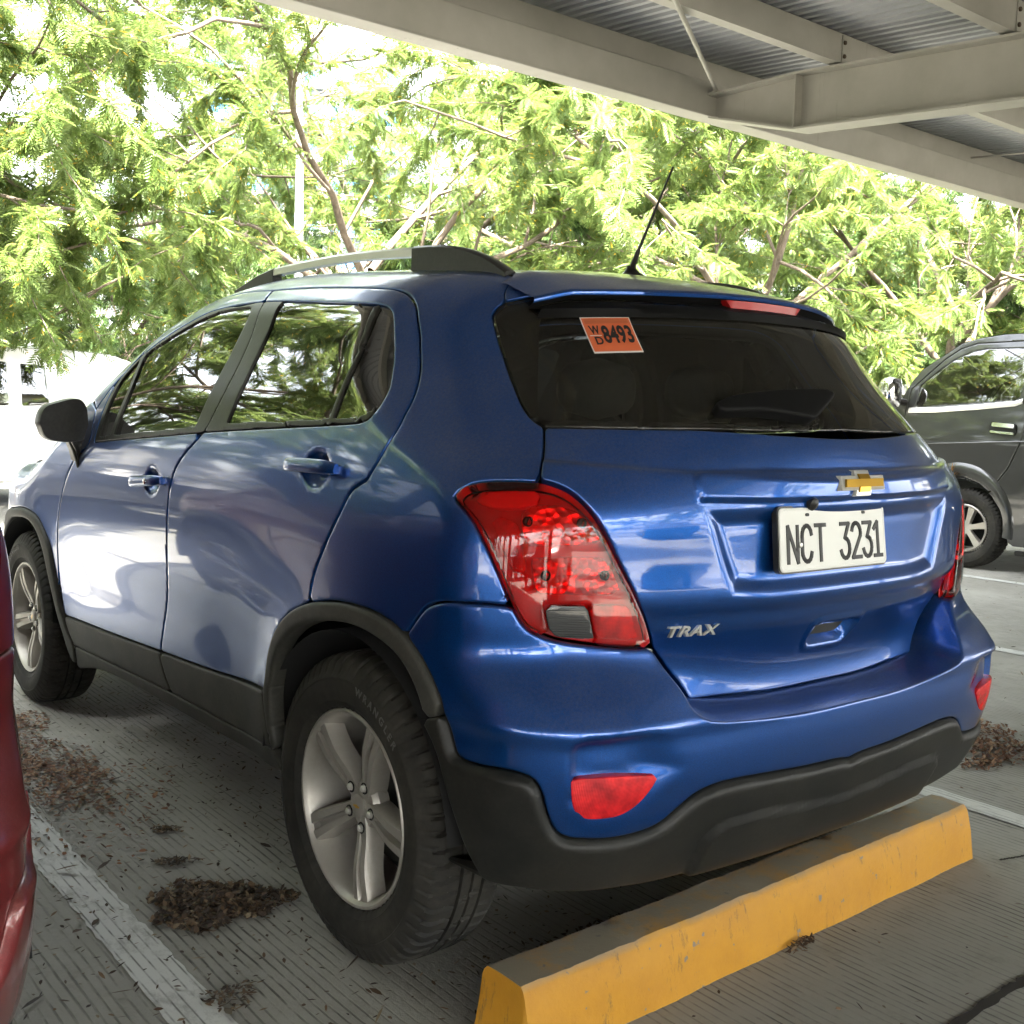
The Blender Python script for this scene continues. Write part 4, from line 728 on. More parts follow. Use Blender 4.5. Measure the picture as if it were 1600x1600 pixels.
# ---- underbody, liners, cabin
b = MB(); b.box((-.70, -.28, .235), (.70, 3.10, .30), .02); b.build('underbody', 'dark_void', CAR)
for yc in (0., 2.555):
    for s_ in (-1, 1):
        b = MB(); n = 28; A = np.linspace(-.35, math.pi+.35, n) if False else np.linspace(.10, math.pi-.12, n); rr_ = .405
        outer = [[(s_*x, yc+rr_*math.cos(a), .345+(rr_+.0)*math.sin(a)) for a in A] for x in (.875, .55)]; b.loft(outer, cap=False, closed=False); b.add([(s_*.55, yc, .345)]+outer[1], [(0, k+1, k+2) for k in range(n-1)]); b.build('arch_liner', 'dark_void', CAR)
def seat(x, y, z, w_, parent, name='seat'):
    b = MB(); b.box((x-w_/2, y-.05, z), (x+w_/2, y+.45, z+.16), .05); S = b.build(name, 'seat_cloth', parent)
    b = MB(); rings = []
    for k in np.linspace(0, 1, 9):
        ww = w_/2*(1-.22*k**3); zz = z+.10+.60*k; yy = y-.02-.16*k; rings.append([(x+ww*math.copysign(abs(math.cos(a))**.5, math.cos(a)), yy+.065*(1-.3*k)*math.copysign(abs(math.sin(a))**.6, math.sin(a)), zz) for a in np.linspace(0, 2*math.pi, 16, endpoint=False)])
    b.loft(rings); b.build('backrest', 'seat_cloth', S, angle=60)
    b = MB(); rings = []
    for k in np.linspace(-1, 1, 9):
        e = (1-abs(k)**3.)**.5+.05; rings.append([(x+.13*e*math.copysign(abs(math.cos(a))**.6, math.cos(a)), y-.20+.05*e*math.sin(a), z+.79+.085*k) for a in np.linspace(0, 2*math.pi, 14, endpoint=False)])
    b.loft(rings); b.build('headrest', 'seat_cloth', S, angle=60)
seat(-.36, 1.22, .48, .50, CAR); seat(.36, 1.22, .48, .50, CAR)
for x in (-.42, 0, .42): seat(x, .36, .52, .42, CAR, 'rear_seat')
b = MB(); b.box((-.74, 1.72, .70), (.74, 2.25, 1.00), .06); b.build('dashboard', 'seat_cloth', CAR)
b = MB(); b.tube([(-.37+.185*math.cos(a), 1.62-.06*math.sin(a), .98+.18*math.sin(a)) for a in np.linspace(0, 2*math.pi, 33)], .014, 8); b.build('steering_wheel', 'black_trim', CAR)
b = MB(); b.box((-.66, -.42, .40), (.66, .30, .46), .01); b.box((-.64, -.30, 1.08), (.64, .22, 1.10), .008); b.build('parcel_shelf', 'seat_cloth', CAR)
# ---- wheels
def make_tyre_mesh():
    nA, prof = 744, [(.080, .222), (.094, .228), (.1005, .240), (.1030, .2425), (.1030, .2455), (.1062, .2565), (.1085, .268), (.1080, .281), (.1072, .2925), (.1092, .2945), (.1088, .2985), (.1050, .304), (.1005, .314), (.093, .330), (.083, .3405), (.072, .3450)]
    xs_ = [p[0] for p in prof]+[.066, .060, .045, .034, .033, .026, .025, .012, .004, .0035]; rs_ = [p[1] for p in prof]+[.3465, .3473, .348, .3485, .3405, .3405, .3488, .349, .349, .342]
    xs_ = np.array(xs_+[-x for x in xs_[::-1]]); rs_ = np.array(rs_+rs_[::-1]); an = np.arange(nA)/nA*2*math.pi
    ph = (an*62/(2*math.pi)) % 1.0; G = np.zeros((len(xs_), nA))
    for i, x in enumerate(xs_):
        ax = abs(x); sh = ph if x > 0 else (ph+.5) % 1
        if ax > .083 and ax < .102 and rs_[i] > .31: G[i] = -.005*(np.abs(((sh+.0) % 1)-.5) < .14)
        elif .036 < ax <= .0845: G[i] = -.009*(np.abs(((sh+(ax-.06)*6) % 1)-.5) < .15)
        elif ax < .0245: G[i] = -.005*(np.abs(((an*62/(2*math.pi)*.5+ax*8*(1 if x > 0 else -1)) % 1)-.5) < .09)
    R = rs_[:, None]+G; V = np.stack([np.repeat(xs_, nA), (R*np.cos(an)).ravel(), (R*np.sin(an)).ravel()], 1); i = np.arange(len(xs_)*nA).reshape(len(xs_), nA); j = np.roll(i, -1, 1)
    Q = np.stack([i[:-1].ravel(), i[1:].ravel(), j[1:].ravel(), j[:-1].ravel()], 1)[:, ::-1]; me = mesh_np('tyre', V, [Q], 'rubber'); me.set_sharp_from_angle(angle=math.radians(40)); return me
tyre_me = make_tyre_mesh()
def make_rim():
    b = MB(); b.lathe([(.062, .2215), (.066, .2235), (.091, .2235), (.0945, .2205), (.0935, .2155), (.088, .2105), (.078, .206), (.05, .199), (.02, .192), (-.03, .186), (-.085, .19), (-.088, .222)], 'x', 72)
    for k in range(5):
        a0 = math.radians(-6+72*k); er = np.array([0, math.cos(a0), math.sin(a0)]); et = np.array([0, -math.sin(a0), math.cos(a0)]); ex = np.array([1., 0, 0]); rings = []
        for t in np.linspace(0, 1, 10):
            r = .026+t*.186; w_ = float(np.interp(t, [0, .2, .55, 1], [.020, .023, .028, .036])); xo = .064+.020*float(sst(t/.8)); g = float(np.interp(t, [0, .22, .30, .86, 1], [0, 0, .012, .015, .0])); gw = float(np.interp(t, [0, .3, 1], [.002, .0045, .0070]))
            rings.append([er*r+et*a+ex*x for a, x in ((-w_*1.12, xo-.045), (-w_, xo-.012), (-w_*.84, xo-.0005), (-gw*1.5, xo+.001), (-gw, xo-g), (gw, xo-g), (gw*1.5, xo+.001), (w_*.84, xo-.0005), (w_, xo-.012), (w_*1.12, xo-.045))])
        b.loft(rings)
    b.lathe([(.018, .056), (.045, .058), (.058, .050), (.062, .036), (.062, .0)], 'x', 40)
    return b
rb = make_rim(); 
def rim_mesh():
    o = rb.build('wheel', 'alloy', None, angle=19); return o
def bend_text(me, R0, a0, xoff):
    co = np.zeros(len(me.vertices)*3, np.float32); me.vertices.foreach_get('co', co); co = co.reshape(-1, 3).astype(float); a = a0-co[:, 0]/R0; r = R0+co[:, 1]; P = np.stack([xoff+co[:, 2], r*np.cos(a), r*np.sin(a)], 1); me.vertices.foreach_set('co', P.astype(np.float32).ravel()); me.materials.clear(); me.materials.append(MAT['letter_rubber']); me.update(); return me
wr_me = bend_text(text_mesh('WRANGLER', .026, .0012, .0003, 1.5), .283, math.radians(62), .1075)
W0 = rim_mesh(); obj('tyre', tyre_me, W0); obj('tyre_lettering', wr_me, W0)
b = MB(); b.lathe([(.062, .027), (.070, .0265), (.073, .022), (.0735, 0)], 'x', 28); HC = b.build('hub_cap', 'alloy', W0); b = MB(); q = [(.074, y_, z_) for y_, z_ in [(a_*.15+.3*b_*.15, b_*.15) for a_, b_ in bw(.083, .0285, .028, .016)]]; b.add(q, [tuple(range(12))]); b.build('hub_emblem', 'gold', HC)
for k in range(5):
    a = math.radians(-6+72*k); b = MB(); b.lathe([(.060, .0135), (.0668, .0135), (.0672, .0105), (.0640, .0100), (.0640, .0)], 'x', 14); LN_ = b.build('lug_pocket', 'dark_void', W0, loc=(0.0, .050*math.cos(a), .050*math.sin(a)), recalc=True)
    b = MB(); b.lathe([(.060, .0085), (.072, .0080), (.0745, .005), (.0745, 0)], 'x', 6); b.build('lug_nut', 'satin_silver', W0, loc=(0.0, .050*math.cos(a), .050*math.sin(a)))
b = MB(); b.lathe([(-.02, .0), (-.02, .145), (-.035, .145), (-.035, 0)], 'x', 40); b.build('brake_disc', 'cladding_dark', W0); b = MB(); b.lathe([(-.06, .0), (-.06, .188)], 'x', 40); b.build('brake_backplate', 'dark_void', W0)
for (x, y, rot, spin) in ((-.768, 0, 0, 0), (-.768, 2.555, 0, 1.0), (.768, 0, 1, .4), (.768, 2.555, 1, 2.)):
    if (x, y) == (-.768, 0): Wc = W0
    else: Wc = copy_tree(W0)
    Wc.parent = CAR; Wc.matrix_local = Matrix.Translation((x, y, .3475)) @ Matrix.Rotation(math.pi if rot == 0 else 0, 4, 'Z') @ Matrix.Rotation(spin, 4, 'X')
# ------------------------------------------------------------------ ground
def concrete(name, groove=True, base=((.24, .23, .195), (.38, .365, .32))):
    m = mat(name, (.3, .3, .3), .85); nt = m.node_tree; b = nt.nodes['Principled BSDF']
    n1 = noise(nt, 1.3, 8, .65); n2 = noise(nt, 45, 4, .7); n3 = noise(nt, .35, 4, .6); n4 = noise(nt, 6, 6, .75)
    c1 = ramp(nt, n1.outputs[0], [(.3, base[0]), (.72, base[1])]); c2 = mixc(nt, ramp(nt, n2.outputs[0], [(.35, (0, 0, 0)), (.75, (.55, .55, .55))]).outputs[0], c1.outputs[0], (.30, .29, .26))
    c3 = mixc(nt, ramp(nt, n4.outputs[0], [(.55, (0, 0, 0)), (.78, (.55, .55, .55))]).outputs[0], c2, (.095, .088, .070))
    c3 = mixc(nt, ramp(nt, n3.outputs[0], [(.45, (0, 0, 0)), (.65, (.35, .35, .35))]).outputs[0], c3, (.14, .14, .105))
    if groove:
        tc = N(nt, 'ShaderNodeTexCoord'); mp = N(nt, 'ShaderNodeMapping'); mp.inputs['Scale'].default_value = (1, .02, 1); nt.links.new(tc.outputs['Object'], mp.inputs[0])
        wob = noise(nt, 3.0, 3, .5, 'Object', (1, .35, 1)); wm = N(nt, 'ShaderNodeVectorMath', operation='SCALE'); nt.links.new(wob.outputs['Color'], wm.inputs[0]); wm.inputs[3].default_value = .035
        ad = N(nt, 'ShaderNodeVectorMath', operation='ADD'); nt.links.new(mp.outputs[0], ad.inputs[0]); nt.links.new(wm.outputs[0], ad.inputs[1])
        w1 = N(nt, 'ShaderNodeTexWave'); w1.wave_type = 'BANDS'; w1.bands_direction = 'X'; w1.wave_profile = 'SIN'; w1.inputs['Scale'].default_value = 13.5; w1.inputs['Distortion'].default_value = 0.0; nt.links.new(ad.outputs[0], w1.inputs['Vector'])
        gr = ramp(nt, w1.outputs['Fac'], [(.0, (1, 1, 1)), (.07, (.75, .75, .75)), (.16, (0, 0, 0))]); wear = noise(nt, 2.2, 6, .7, 'Object', (1, .5, 1)); wr = ramp(nt, wear.outputs[0], [(.40, (.08, .08, .08)), (.62, (1, 1, 1))]); brk = noise(nt, 30, 3, .6, 'Object', (.6, .35, 1)); br = ramp(nt, brk.outputs[0], [(.38, (.1, .1, .1)), (.55, (1, 1, 1))])
        g1 = N(nt, 'ShaderNodeMath', operation='MULTIPLY'); nt.links.new(gr.outputs[0], g1.inputs[0]); nt.links.new(wr.outputs[0], g1.inputs[1]); g2 = N(nt, 'ShaderNodeMath', operation='MULTIPLY'); nt.links.new(g1.outputs[0], g2.inputs[0]); nt.links.new(br.outputs[0], g2.inputs[1])
        g3 = N(nt, 'ShaderNodeMath', operation='MULTIPLY'); nt.links.new(g2.outputs[0], g3.inputs[0]); g3.inputs[1].default_value = .82
        c3 = mixc(nt, g3.outputs[0], c3, (.028, .026, .021))
        hh = N(nt, 'ShaderNodeMath', operation='MULTIPLY_ADD'); nt.links.new(g2.outputs[0], hh.inputs[0]); hh.inputs[1].default_value = -1.0; nt.links.new(n2.outputs[0], hh.inputs[2]); nt.links.new(bump(nt, hh.outputs[0], .8, .004), b.inputs['Normal'])
    else: nt.links.new(bump(nt, n2.outputs[0], .5, .003), b.inputs['Normal'])
    nt.links.new(c3, b.inputs['Base Color']); return m
concrete('concrete'); concrete('concrete_far', False, ((.07, .068, .06), (.115, .11, .097)))
def gpatch(name, x0, x1, y0, y1, z, mt, nx=1, ny=1, parent=None):
    b = MB(); xs_, ys_ = np.linspace(x0, x1, nx+1), np.linspace(y0, y1, ny+1)
    b.add([(x, y, z) for y in ys_ for x in xs_], [(j*(nx+1)+i, j*(nx+1)+i+1, (j+1)*(nx+1)+i+1, (j+1)*(nx+1)+i) for j in range(ny) for i in range(nx)]); return b.build(name, mt, parent, recalc=False, smooth=False)
GROUND = tag(gpatch('ground', -400, 400, -400, 400, -.005, 'concrete_far'), kind='structure'); PAV = tag(gpatch('pavement', -22, 24, -9, 4.2, 0, 'concrete'), kind='structure')
mat('joint_dirt', (.022, .019, .015), .95)
def joint(pts, w0=.007):
    b = MB(); P = crom(pts, 26); V = []
    for i, p in enumerate(P):
        t = P[min(i+1, len(P)-1)]-P[max(i-1, 0)]; t /= np.linalg.norm(t); n = np.array([-t[1], t[0]]); a, c_ = w0*(.6+.9*RNG.random()), w0*(.6+.9*RNG.random()); V += [(*(p+n*a), .003), (*(p-n*c_), .003)]
    b.add(V, [(2*i, 2*i+1, 2*i+3, 2*i+2) for i in range(len(P)-1)]); b.build('expansion_joint', 'joint_dirt', PAV, smooth=False, recalc=False)
joint([(-1.0, -.985), (.1, -.98), (.55, -.975), (1.4, -.97), (5, -.95)], .011); joint([(.93, -.60), (1.05, -.63), (1.2, -.62), (2.2, -.66)], .004); joint([(-1.9, -1.6), (-1.9, 1), (-1.9, 5)], .005)
# painted bay lines
m = mat('line_paint', (.6, .6, .57), .8); nt = m.node_tree; b_ = nt.nodes['Principled BSDF']; n1 = noise(nt, 14, 8, .75, 'Object', (1, .5, 1)); n2 = noise(nt, 60, 4, .7)
cc = mixc(nt, ramp(nt, n1.outputs[0], [(.50, (0, 0, 0)), (.68, (.85, .85, .85))]).outputs[0], (.55, .55, .51), (.24, .23, .20)); tc = N(nt, 'ShaderNodeTexCoord'); w1 = N(nt, 'ShaderNodeTexWave'); w1.bands_direction = 'X'; w1.inputs['Scale'].default_value = 13.5; mp = N(nt, 'ShaderNodeMapping'); mp.inputs['Scale'].default_value = (1, .02, 1); nt.links.new(tc.outputs['Object'], mp.inputs[0]); nt.links.new(mp.outputs[0], w1.inputs['Vector'])
brk = noise(nt, 30, 3, .6, 'Object', (.6, .35, 1)); gm = N(nt, 'ShaderNodeMath', operation='MULTIPLY'); nt.links.new(ramp(nt, w1.outputs['Fac'], [(0, (.9, .9, .9)), (.14, (0, 0, 0))]).outputs[0], gm.inputs[0]); nt.links.new(ramp(nt, brk.outputs[0], [(.40, (.0, .0, .0)), (.6, (.9, .9, .9))]).outputs[0], gm.inputs[1])
nt.links.new(mixc(nt, gm.outputs[0], cc, (.06, .055, .045)), b_.inputs['Base Color']); nt.links.new(bump(nt, n2.outputs[0], .4, .002), b_.inputs['Normal'])
for x0, x1 in ((-1.288, -1.178), (1.240, 1.340), (3.70, 3.80), (6.20, 6.30), (-3.80, -3.70)):
    b = MB(); ys_ = np.linspace(-.85, 4.9, 240); V = []
    for y in ys_: V += [(x0+.005*RNG.normal()*.5, y, .004), (x1+.005*RNG.normal()*.5, y, .004)]
    b.add(V, [(2*i, 2*i+1, 2*i+3, 2*i+2) for i in range(len(ys_)-1)]); tag(b.build('bay_line', 'line_paint', None, smooth=False, recalc=False), kind='structure')
# ------------------------------------------------------------------ wheel stops
m = mat('stop_paint', (.5, .3, .03), .6); nt = m.node_tree; b_ = nt.nodes['Principled BSDF']; n1 = noise(nt, 9, 8, .7); n2 = noise(nt, 70, 5, .7); n3 = noise(nt, 22, 6, .8, 'Object', (1, 1, .25)); g = N(nt, 'ShaderNodeNewGeometry'); sx = N(nt, 'ShaderNodeSeparateXYZ'); nt.links.new(g.outputs['Normal'], sx.inputs[0])
c1 = mixc(nt, ramp(nt, n1.outputs[0], [(.3, (0, 0, 0)), (.75, (1, 1, 1))]).outputs[0], (.47, .225, .011), (.38, .17, .010)); c1 = mixc(nt, ramp(nt, n3.outputs[0], [(.58, (0, 0, 0)), (.66, (.7, .7, .7))]).outputs[0], c1, (.10, .065, .03))
tp = ramp(nt, sx.outputs[2], [(.50, (0, 0, 0)), (.85, (1, 1, 1))]); wf = N(nt, 'ShaderNodeMath', operation='MULTIPLY'); nt.links.new(tp.outputs[0], wf.inputs[0]); nt.links.new(ramp(nt, n1.outputs[0], [(.26, (.15, .15, .15)), (.52, (.95, .95, .95))]).outputs[0], wf.inputs[1]); c1 = mixc(nt, wf.outputs[0], c1, (.23, .205, .155))
pit = noise(nt, 34, 3, .5); c1 = mixc(nt, ramp(nt, pit.outputs[0], [(.69, (0, 0, 0)), (.72, (.9, .9, .9))]).outputs[0], c1, (.17, .15, .125)); nt.links.new(c1, b_.inputs['Base Color']); nt.links.new(bump(nt, n2.outputs[0], .5, .003), b_.inputs['Normal'])
def stop(name, cx, cy, rz, L, label, seed):
    r = np.random.default_rng(seed); ph = r.random(8)*6.28; n = 110; xs_ = np.linspace(-L/2, L/2, n)
    prof = [(.085, 0), (.080, .035), (.074, .085), (.066, .128), (.060, .142), (.050, .150), (.02, .1515), (-.02, .1515), (-.050, .150), (-.058, .143), (-.064, .130), (-.074, .085), (-.080, .035), (-.085, 0)]
    b = MB(); rings = []
    for i, x in enumerate(xs_):
        e = L/2-abs(x); rings.append([(x-math.copysign(.018*(z/.15), x)*(1 if e < .001 else 0), y*(1-.10*(e < .004))+.0018*math.sin(x*19+ph[0]+z*30)+.0004*r.normal(), z*(1-.05*(e < .004))+(.0005*r.normal() if z > .1 else 0)) for y, z in prof])
    for _ in range(3):
        cx_ = int(r.integers(2, n-2)); wd = int(r.integers(1, 4)); dp = r.uniform(.0015, .005)
        for i in range(max(0, cx_-wd), min(n, cx_+wd)):
            rings[i] = [(x, y, z-dp*(1-abs(i-cx_)/(wd+.5))) if (z > .125 and abs(y) > .045) else (x, y, z) for x, y, z in rings[i]]
    b.loft(rings); o = b.build(name, 'stop_paint', None, angle=32, loc=(cx, cy, .0), rot=(0, 0, rz)); return tag(o, label, 'wheel stop', 'wheel stops')
stop('wheel_stop', .04, -.478, math.radians(1.2), 1.71, 'yellow concrete wheel stop with worn grey top behind the blue car', 3)
stop('wheel_stop', 2.55, -.47, math.radians(-.4), 1.7, 'yellow wheel stop in the empty bay right of the blue car', 4); stop('wheel_stop', -2.62, -.46, 0, 1.7, 'yellow wheel stop behind the red car', 5)
# ------------------------------------------------------------------ fallen leaves
m = mat('litter', (.1, .06, .03), .8); nt = m.node_tree; g = N(nt, 'ShaderNodeNewGeometry'); rp = ramp(nt, g.outputs['Random Per Island'], [(0, (.020, .013, .009)), (.35, (.045, .028, .017)), (.62, (.085, .048, .024)), (.82, (.15, .095, .05)), (.93, (.24, .18, .11)), (1, (.05, .05, .03))]); nt.links.new(rp.outputs[0], nt.nodes['Principled BSDF'].inputs['Base Color'])
m = mat('litter_red', (.1, .06, .03), .8); nt = m.node_tree; g = N(nt, 'ShaderNodeNewGeometry'); rp = ramp(nt, g.outputs['Random Per Island'], [(0, (.045, .022, .013)), (.4, (.12, .055, .028)), (.75, (.20, .10, .05)), (1, (.32, .22, .13))]); nt.links.new(rp.outputs[0], nt.nodes['Principled BSDF'].inputs['Base Color'])
def chips(pos, L, W, tilt, rng):
    """curled chips, six verts each"""
    n = len(pos); a = rng.random(n)*2*math.pi; ca, sa = np.cos(a), np.sin(a); l = L*(.45+.9*rng.random(n)); w = W*(.45+.9*rng.random(n)); k = rng.normal(0, tilt, (n, 2)); V = np.zeros((n, 6, 3)); curl = rng.uniform(.05, .35, n)
    for i, (s, t) in enumerate(((-.5, 0), (-.12, -.5), (.22, -.42), (.5, 0), (.22, .42), (-.12, .5))):
        x, y = s*l, t*w; V[:, i, 0] = pos[:, 0]+x*ca-y*sa; V[:, i, 1] = pos[:, 1]+x*sa+y*ca; V[:, i, 2] = pos[:, 2]+x*k[:, 0]+y*k[:, 1]+curl*np.abs(t)*w
    V[:, :, 2] += np.maximum(0, .0065-V[:, :, 2].min(1))[:, None]; i = np.arange(n)[:, None]*6; return V.reshape(-1, 3), np.concatenate([i+[0, 1, 5], i+[3, 4, 2]]), np.concatenate([i+[1, 2, 4, 5]])
def litter(name, pos, L, W, tilt, mt, label, rng):
    V, T, Q = chips(pos, L, W, tilt, rng); o = obj(name, mesh_np(name, V, [T, Q], mt, smooth=False)); tag(o, label, 'leaf litter', kind='stuff'); return o
def pile(cx, cy, rx, ry, rz, n, h, rng):
    r = rng.random(n)**.7; a = rng.random(n)*2*math.pi; wob = 1+.18*np.sin(3*a+1)+.10*np.sin(7*a); x, y = r*np.cos(a)*rx*wob, r*np.sin(a)*ry*wob; c_, s_ = math.cos(rz), math.sin(rz); z = .006+h*np.clip(1-r*r, 0, 1)*rng.random(n); return np.stack([cx+x*c_-y*s_, cy+x*s_+y*c_, z], 1)
rg = np.random.default_rng(21)
litter('leaf_pile', pile(-1.0, .405, .165, .13, -.55, 2400, .018, rg), .020, .010, .35, 'litter', 'dark heap of dead leaf bits on the white bay line', rg)
litter('leaf_pile', np.concatenate([pile(1.95, -.02, .20, .22, .3, 1000, .014, rg), pile(2.15, .22, .12, .3, .3, 500, .01, rg), pile(1.75, -.12, .14, .05, 0, 260, .006, rg)]), .022, .009, .35, 'litter_red', 'scattered brown leaf heap right of the blue car', rg)
litter('leaf_pile', np.concatenate([pile(-1.05, 1.70, .16, .48, .12, 1300, .006, rg), pile(-.98, 2.25, .10, .25, 0, 400, .006, rg), pile(-1.06, 1.35, .3, .5, 0, 600, .003, rg)]), .020, .010, .22, 'litter_red', 'reddish drift of fallen leaves near the front wheel', rg)
small = [pile(-.985, .70, .06, .025, -.5, 170, .012, rg), pile(-.92, .93, .045, .025, -.5, 120, .01, rg), pile(-1.15, -.02, .06, .05, .2, 130, .014, rg), pile(.03, -.585, .055, .018, .1, 110, .02, rg), pile(-.10, -.28, .5, .06, 0, 1500, .012, rg), pile(-.75, .30, .03, .03, 0, 40, .01, rg)]
uni = np.stack([rg.uniform(-1.75, -.3, 2600), rg.uniform(-.5, 3.6, 2600), np.full(2600, .006)], 1); und = np.stack([rg.uniform(-.8, .9, 900), rg.uniform(-.4, 2.6, 900), np.full(900, .006)], 1); rig = np.stack([rg.uniform(1.1, 7, 700), rg.uniform(-1.0, 5, 700), np.full(700, .006)], 1); near = np.stack([rg.uniform(-.9, 1.6, 90), rg.uniform(-1.3, -.57, 90), np.full(90, .006)], 1)
litter('leaf_scatter', np.concatenate(small+[uni, und, rig, near]), .018, .006, .22, 'litter', 'dry leaf fragments scattered over the grooved concrete', rg)
big_ = np.stack([rg.uniform(-1.7, -.7, 70), rg.uniform(-.3, 2.6, 70), np.full(70, .007)], 1)[:34]; big2 = np.stack([rg.uniform(1.3, 7, 60), rg.uniform(-.9, 4, 60), np.full(60, .007)], 1)
litter('pod_scatter', np.concatenate([big_, big2, [[-1.30, .50, .008], [-1.27, .47, .008], [-1.33, .12, .008], [.8, -1.05, .008]]]), .06, .012, .2, 'litter', 'curled dry seed pods lying on the concrete', rg)
# ------------------------------------------------------------------ canopy
m = mat('canopy_paint', (.55, .53, .46), .5); nt = m.node_tree; b_ = nt.nodes['Principled BSDF']; n1 = noise(nt, 3, 6, .6); st = noise(nt, 26, 6, .75, 'Object', (1, 1, .06)); sp = noise(nt, 2.2, 4, .6)
f1 = N(nt, 'ShaderNodeMath', operation='MULTIPLY'); nt.links.new(ramp(nt, st.outputs[0], [(.60, (0, 0, 0)), (.70, (.75, .75, .75))]).outputs[0], f1.inputs[0]); nt.links.new(ramp(nt, sp.outputs[0], [(.52, (0, 0, 0)), (.62, (1, 1, 1))]).outputs[0], f1.inputs[1])
c1 = mixc(nt, f1.outputs[0], ramp(nt, n1.outputs[0], [(.3, (.42, .405, .345)), (.7, (.52, .50, .44))]).outputs[0], (.20, .17, .12)); nt.links.new(c1, b_.inputs['Base Color'])
mat('sheet_metal', (.40, .41, .42), .6, .25); mat('sheet_top', (.5, .52, .5), .5, .3); mat('bolt_rust', (.12, .09, .06), .7, .3)
SL = .068
def roofz(y): return 3.345+SL*(y-2.6)
CAN = empty('parking_canopy', (0, 0, 0), 0, 'cream steel parking canopy with corrugated roof over the blue car', 'canopy')
X0, X1 = -15.0, 21.0
def ibeam_x(y, z0, z1, nm, fl=.055, tw=.008):
    b = MB(); b.box((X0, y-tw/2, z0+.012), (X1, y+tw/2, z1-.012)); b.box((X0, y-fl, z0), (X1, y+fl, z0+.012), .003); b.box((X0, y-fl, z1-.012), (X1, y+fl, z1), .003); return b.build(nm, 'canopy_paint', CAN, smooth=False)
# edge beam: closed box with a projecting lower flange
b = MB(); b.box((X0, 2.50, 3.012), (X1, 2.60, 3.20), .004); b.box((X0, 2.485, 2.998), (X1, 2.615, 3.0115), .003); b.build('edge_beam', 'canopy_paint', CAN, smooth=False)
for k in range(9):
    y = 2.565-.955*k; zt_ = roofz(y)-.004; z0 = zt_-.15; b = MB(); b.box((X0, y-.003, z0+.008), (X1, y+.003, zt_-.008)); b.box((X0, y-.003, z0), (X1, y+.062, z0+.0075)); b.box((X0, y-.003, zt_-.0075), (X1, y+.062, zt_)); b.box((X0, y+.0565, z0+.0078), (X1, y+.062, z0+.026)); b.build('purlin', 'canopy_paint', CAN, smooth=False)
RX = [3.07-6.0*k for k in (3, 2, 1, 0, -1, -2, -3)]
for x in RX:
    b = MB(); top = [(2.50, 3.118), (1.88, 3.118), (.62, 3.032), (-3.2, 2.775), (-5.6, 2.61)]; bot = [(2.50, 3.003), (1.88, 2.832), (.62, 2.75), (-3.2, 2.42), (-5.6, 2.15)]
    for (y0, t0), (y1, t1), (_, b0), (_, b1) in zip(top[:-1], top[1:], bot[:-1], bot[1:]):
        for dx, za, zb, zc, zd in ((.004, b0+.0, b1+.0, t0, t1), (.075, b0-.012, b1-.012, b0, b1), (.075, t0, t1, t0+.012, t1+.012)):
            b.add([(x-dx, y0, za), (x+dx, y0, za), (x+dx, y1, zb), (x-dx, y1, zb), (x-dx, y0, zc), (x+dx, y0, zc), (x+dx, y1, zd), (x-dx, y1, zd)], [(0, 3, 2, 1), (4, 5, 6, 7), (0, 1, 5, 4), (1, 2, 6, 5), (2, 3, 7, 6), (3, 0, 4, 7)])
    R_ = b.build('rafter', 'canopy_paint', CAN, smooth=False)
    for y, z0, z1 in ((1.88, 2.835, 3.116), (-3.2, 2.425, 2.77)): b = MB(); b.box((x-.07, y-.005, z0), (x+.07, y+.005, z1)); b.build('stiffener', 'canopy_paint', R_, smooth=False)
    for k in range(1, 7):
        y = 2.565-.955*k; b = MB(); b.box((x-.04, y-.009, roofz(y)-.15), (x+.045, y-.0035, roofz(y)-.012)); b.build('cleat', 'canopy_paint', R_, smooth=False)
        b = MB(); b.lathe([(0, .011), (.009, .011), (.009, 0)], 'z', 6); b.build('bolt', 'bolt_rust', R_, loc=(x-.025, y-.009, roofz(y)-.05), rot=(math.pi/2, 0, 0)); b = MB(); b.lathe([(0, .011), (.009, .011), (.009, 0)], 'z', 6); b.build('bolt', 'bolt_rust', R_, loc=(x-.025, y-.009, roofz(y)-.12), rot=(math.pi/2, 0, 0))
    b = MB(); b.box((x-.085, 2.44, 3.125), (x-.004, 2.50, 3.135)); b.box((x-.065, 2.45, 3.135), (x-.030, 2.48, 3.165)); b.build('brace_plate', 'canopy_paint', R_, smooth=False)
    b = MB(); b.tube([(x-.05, 2.465, 3.15), (x-3.0, .42, 3.02), (x-5.95, -1.60, 2.90)], .0125, 10); b.build('brace_rod', 'canopy_paint', CAN)
    b = MB(); b.lathe([(0, .17), (2.3, .15)], 'z', 24); b.build('column', 'canopy_paint', CAN, loc=(x, -5.5, 0))
    for dx in (-3.0, 1.5):
        for k in range(2):
            y0, y1 = 2.565-.955*k, 2.565-.955*(k+1); o_ = .12*(k % 2); b = MB(); b.tube([(x+dx+o_, y0-.004, roofz(y0)-.085), (x+dx+o_, y1+.004, roofz(y1)-.085)], .0065, 6); b.build('sag_rod', 'canopy_paint', CAN)
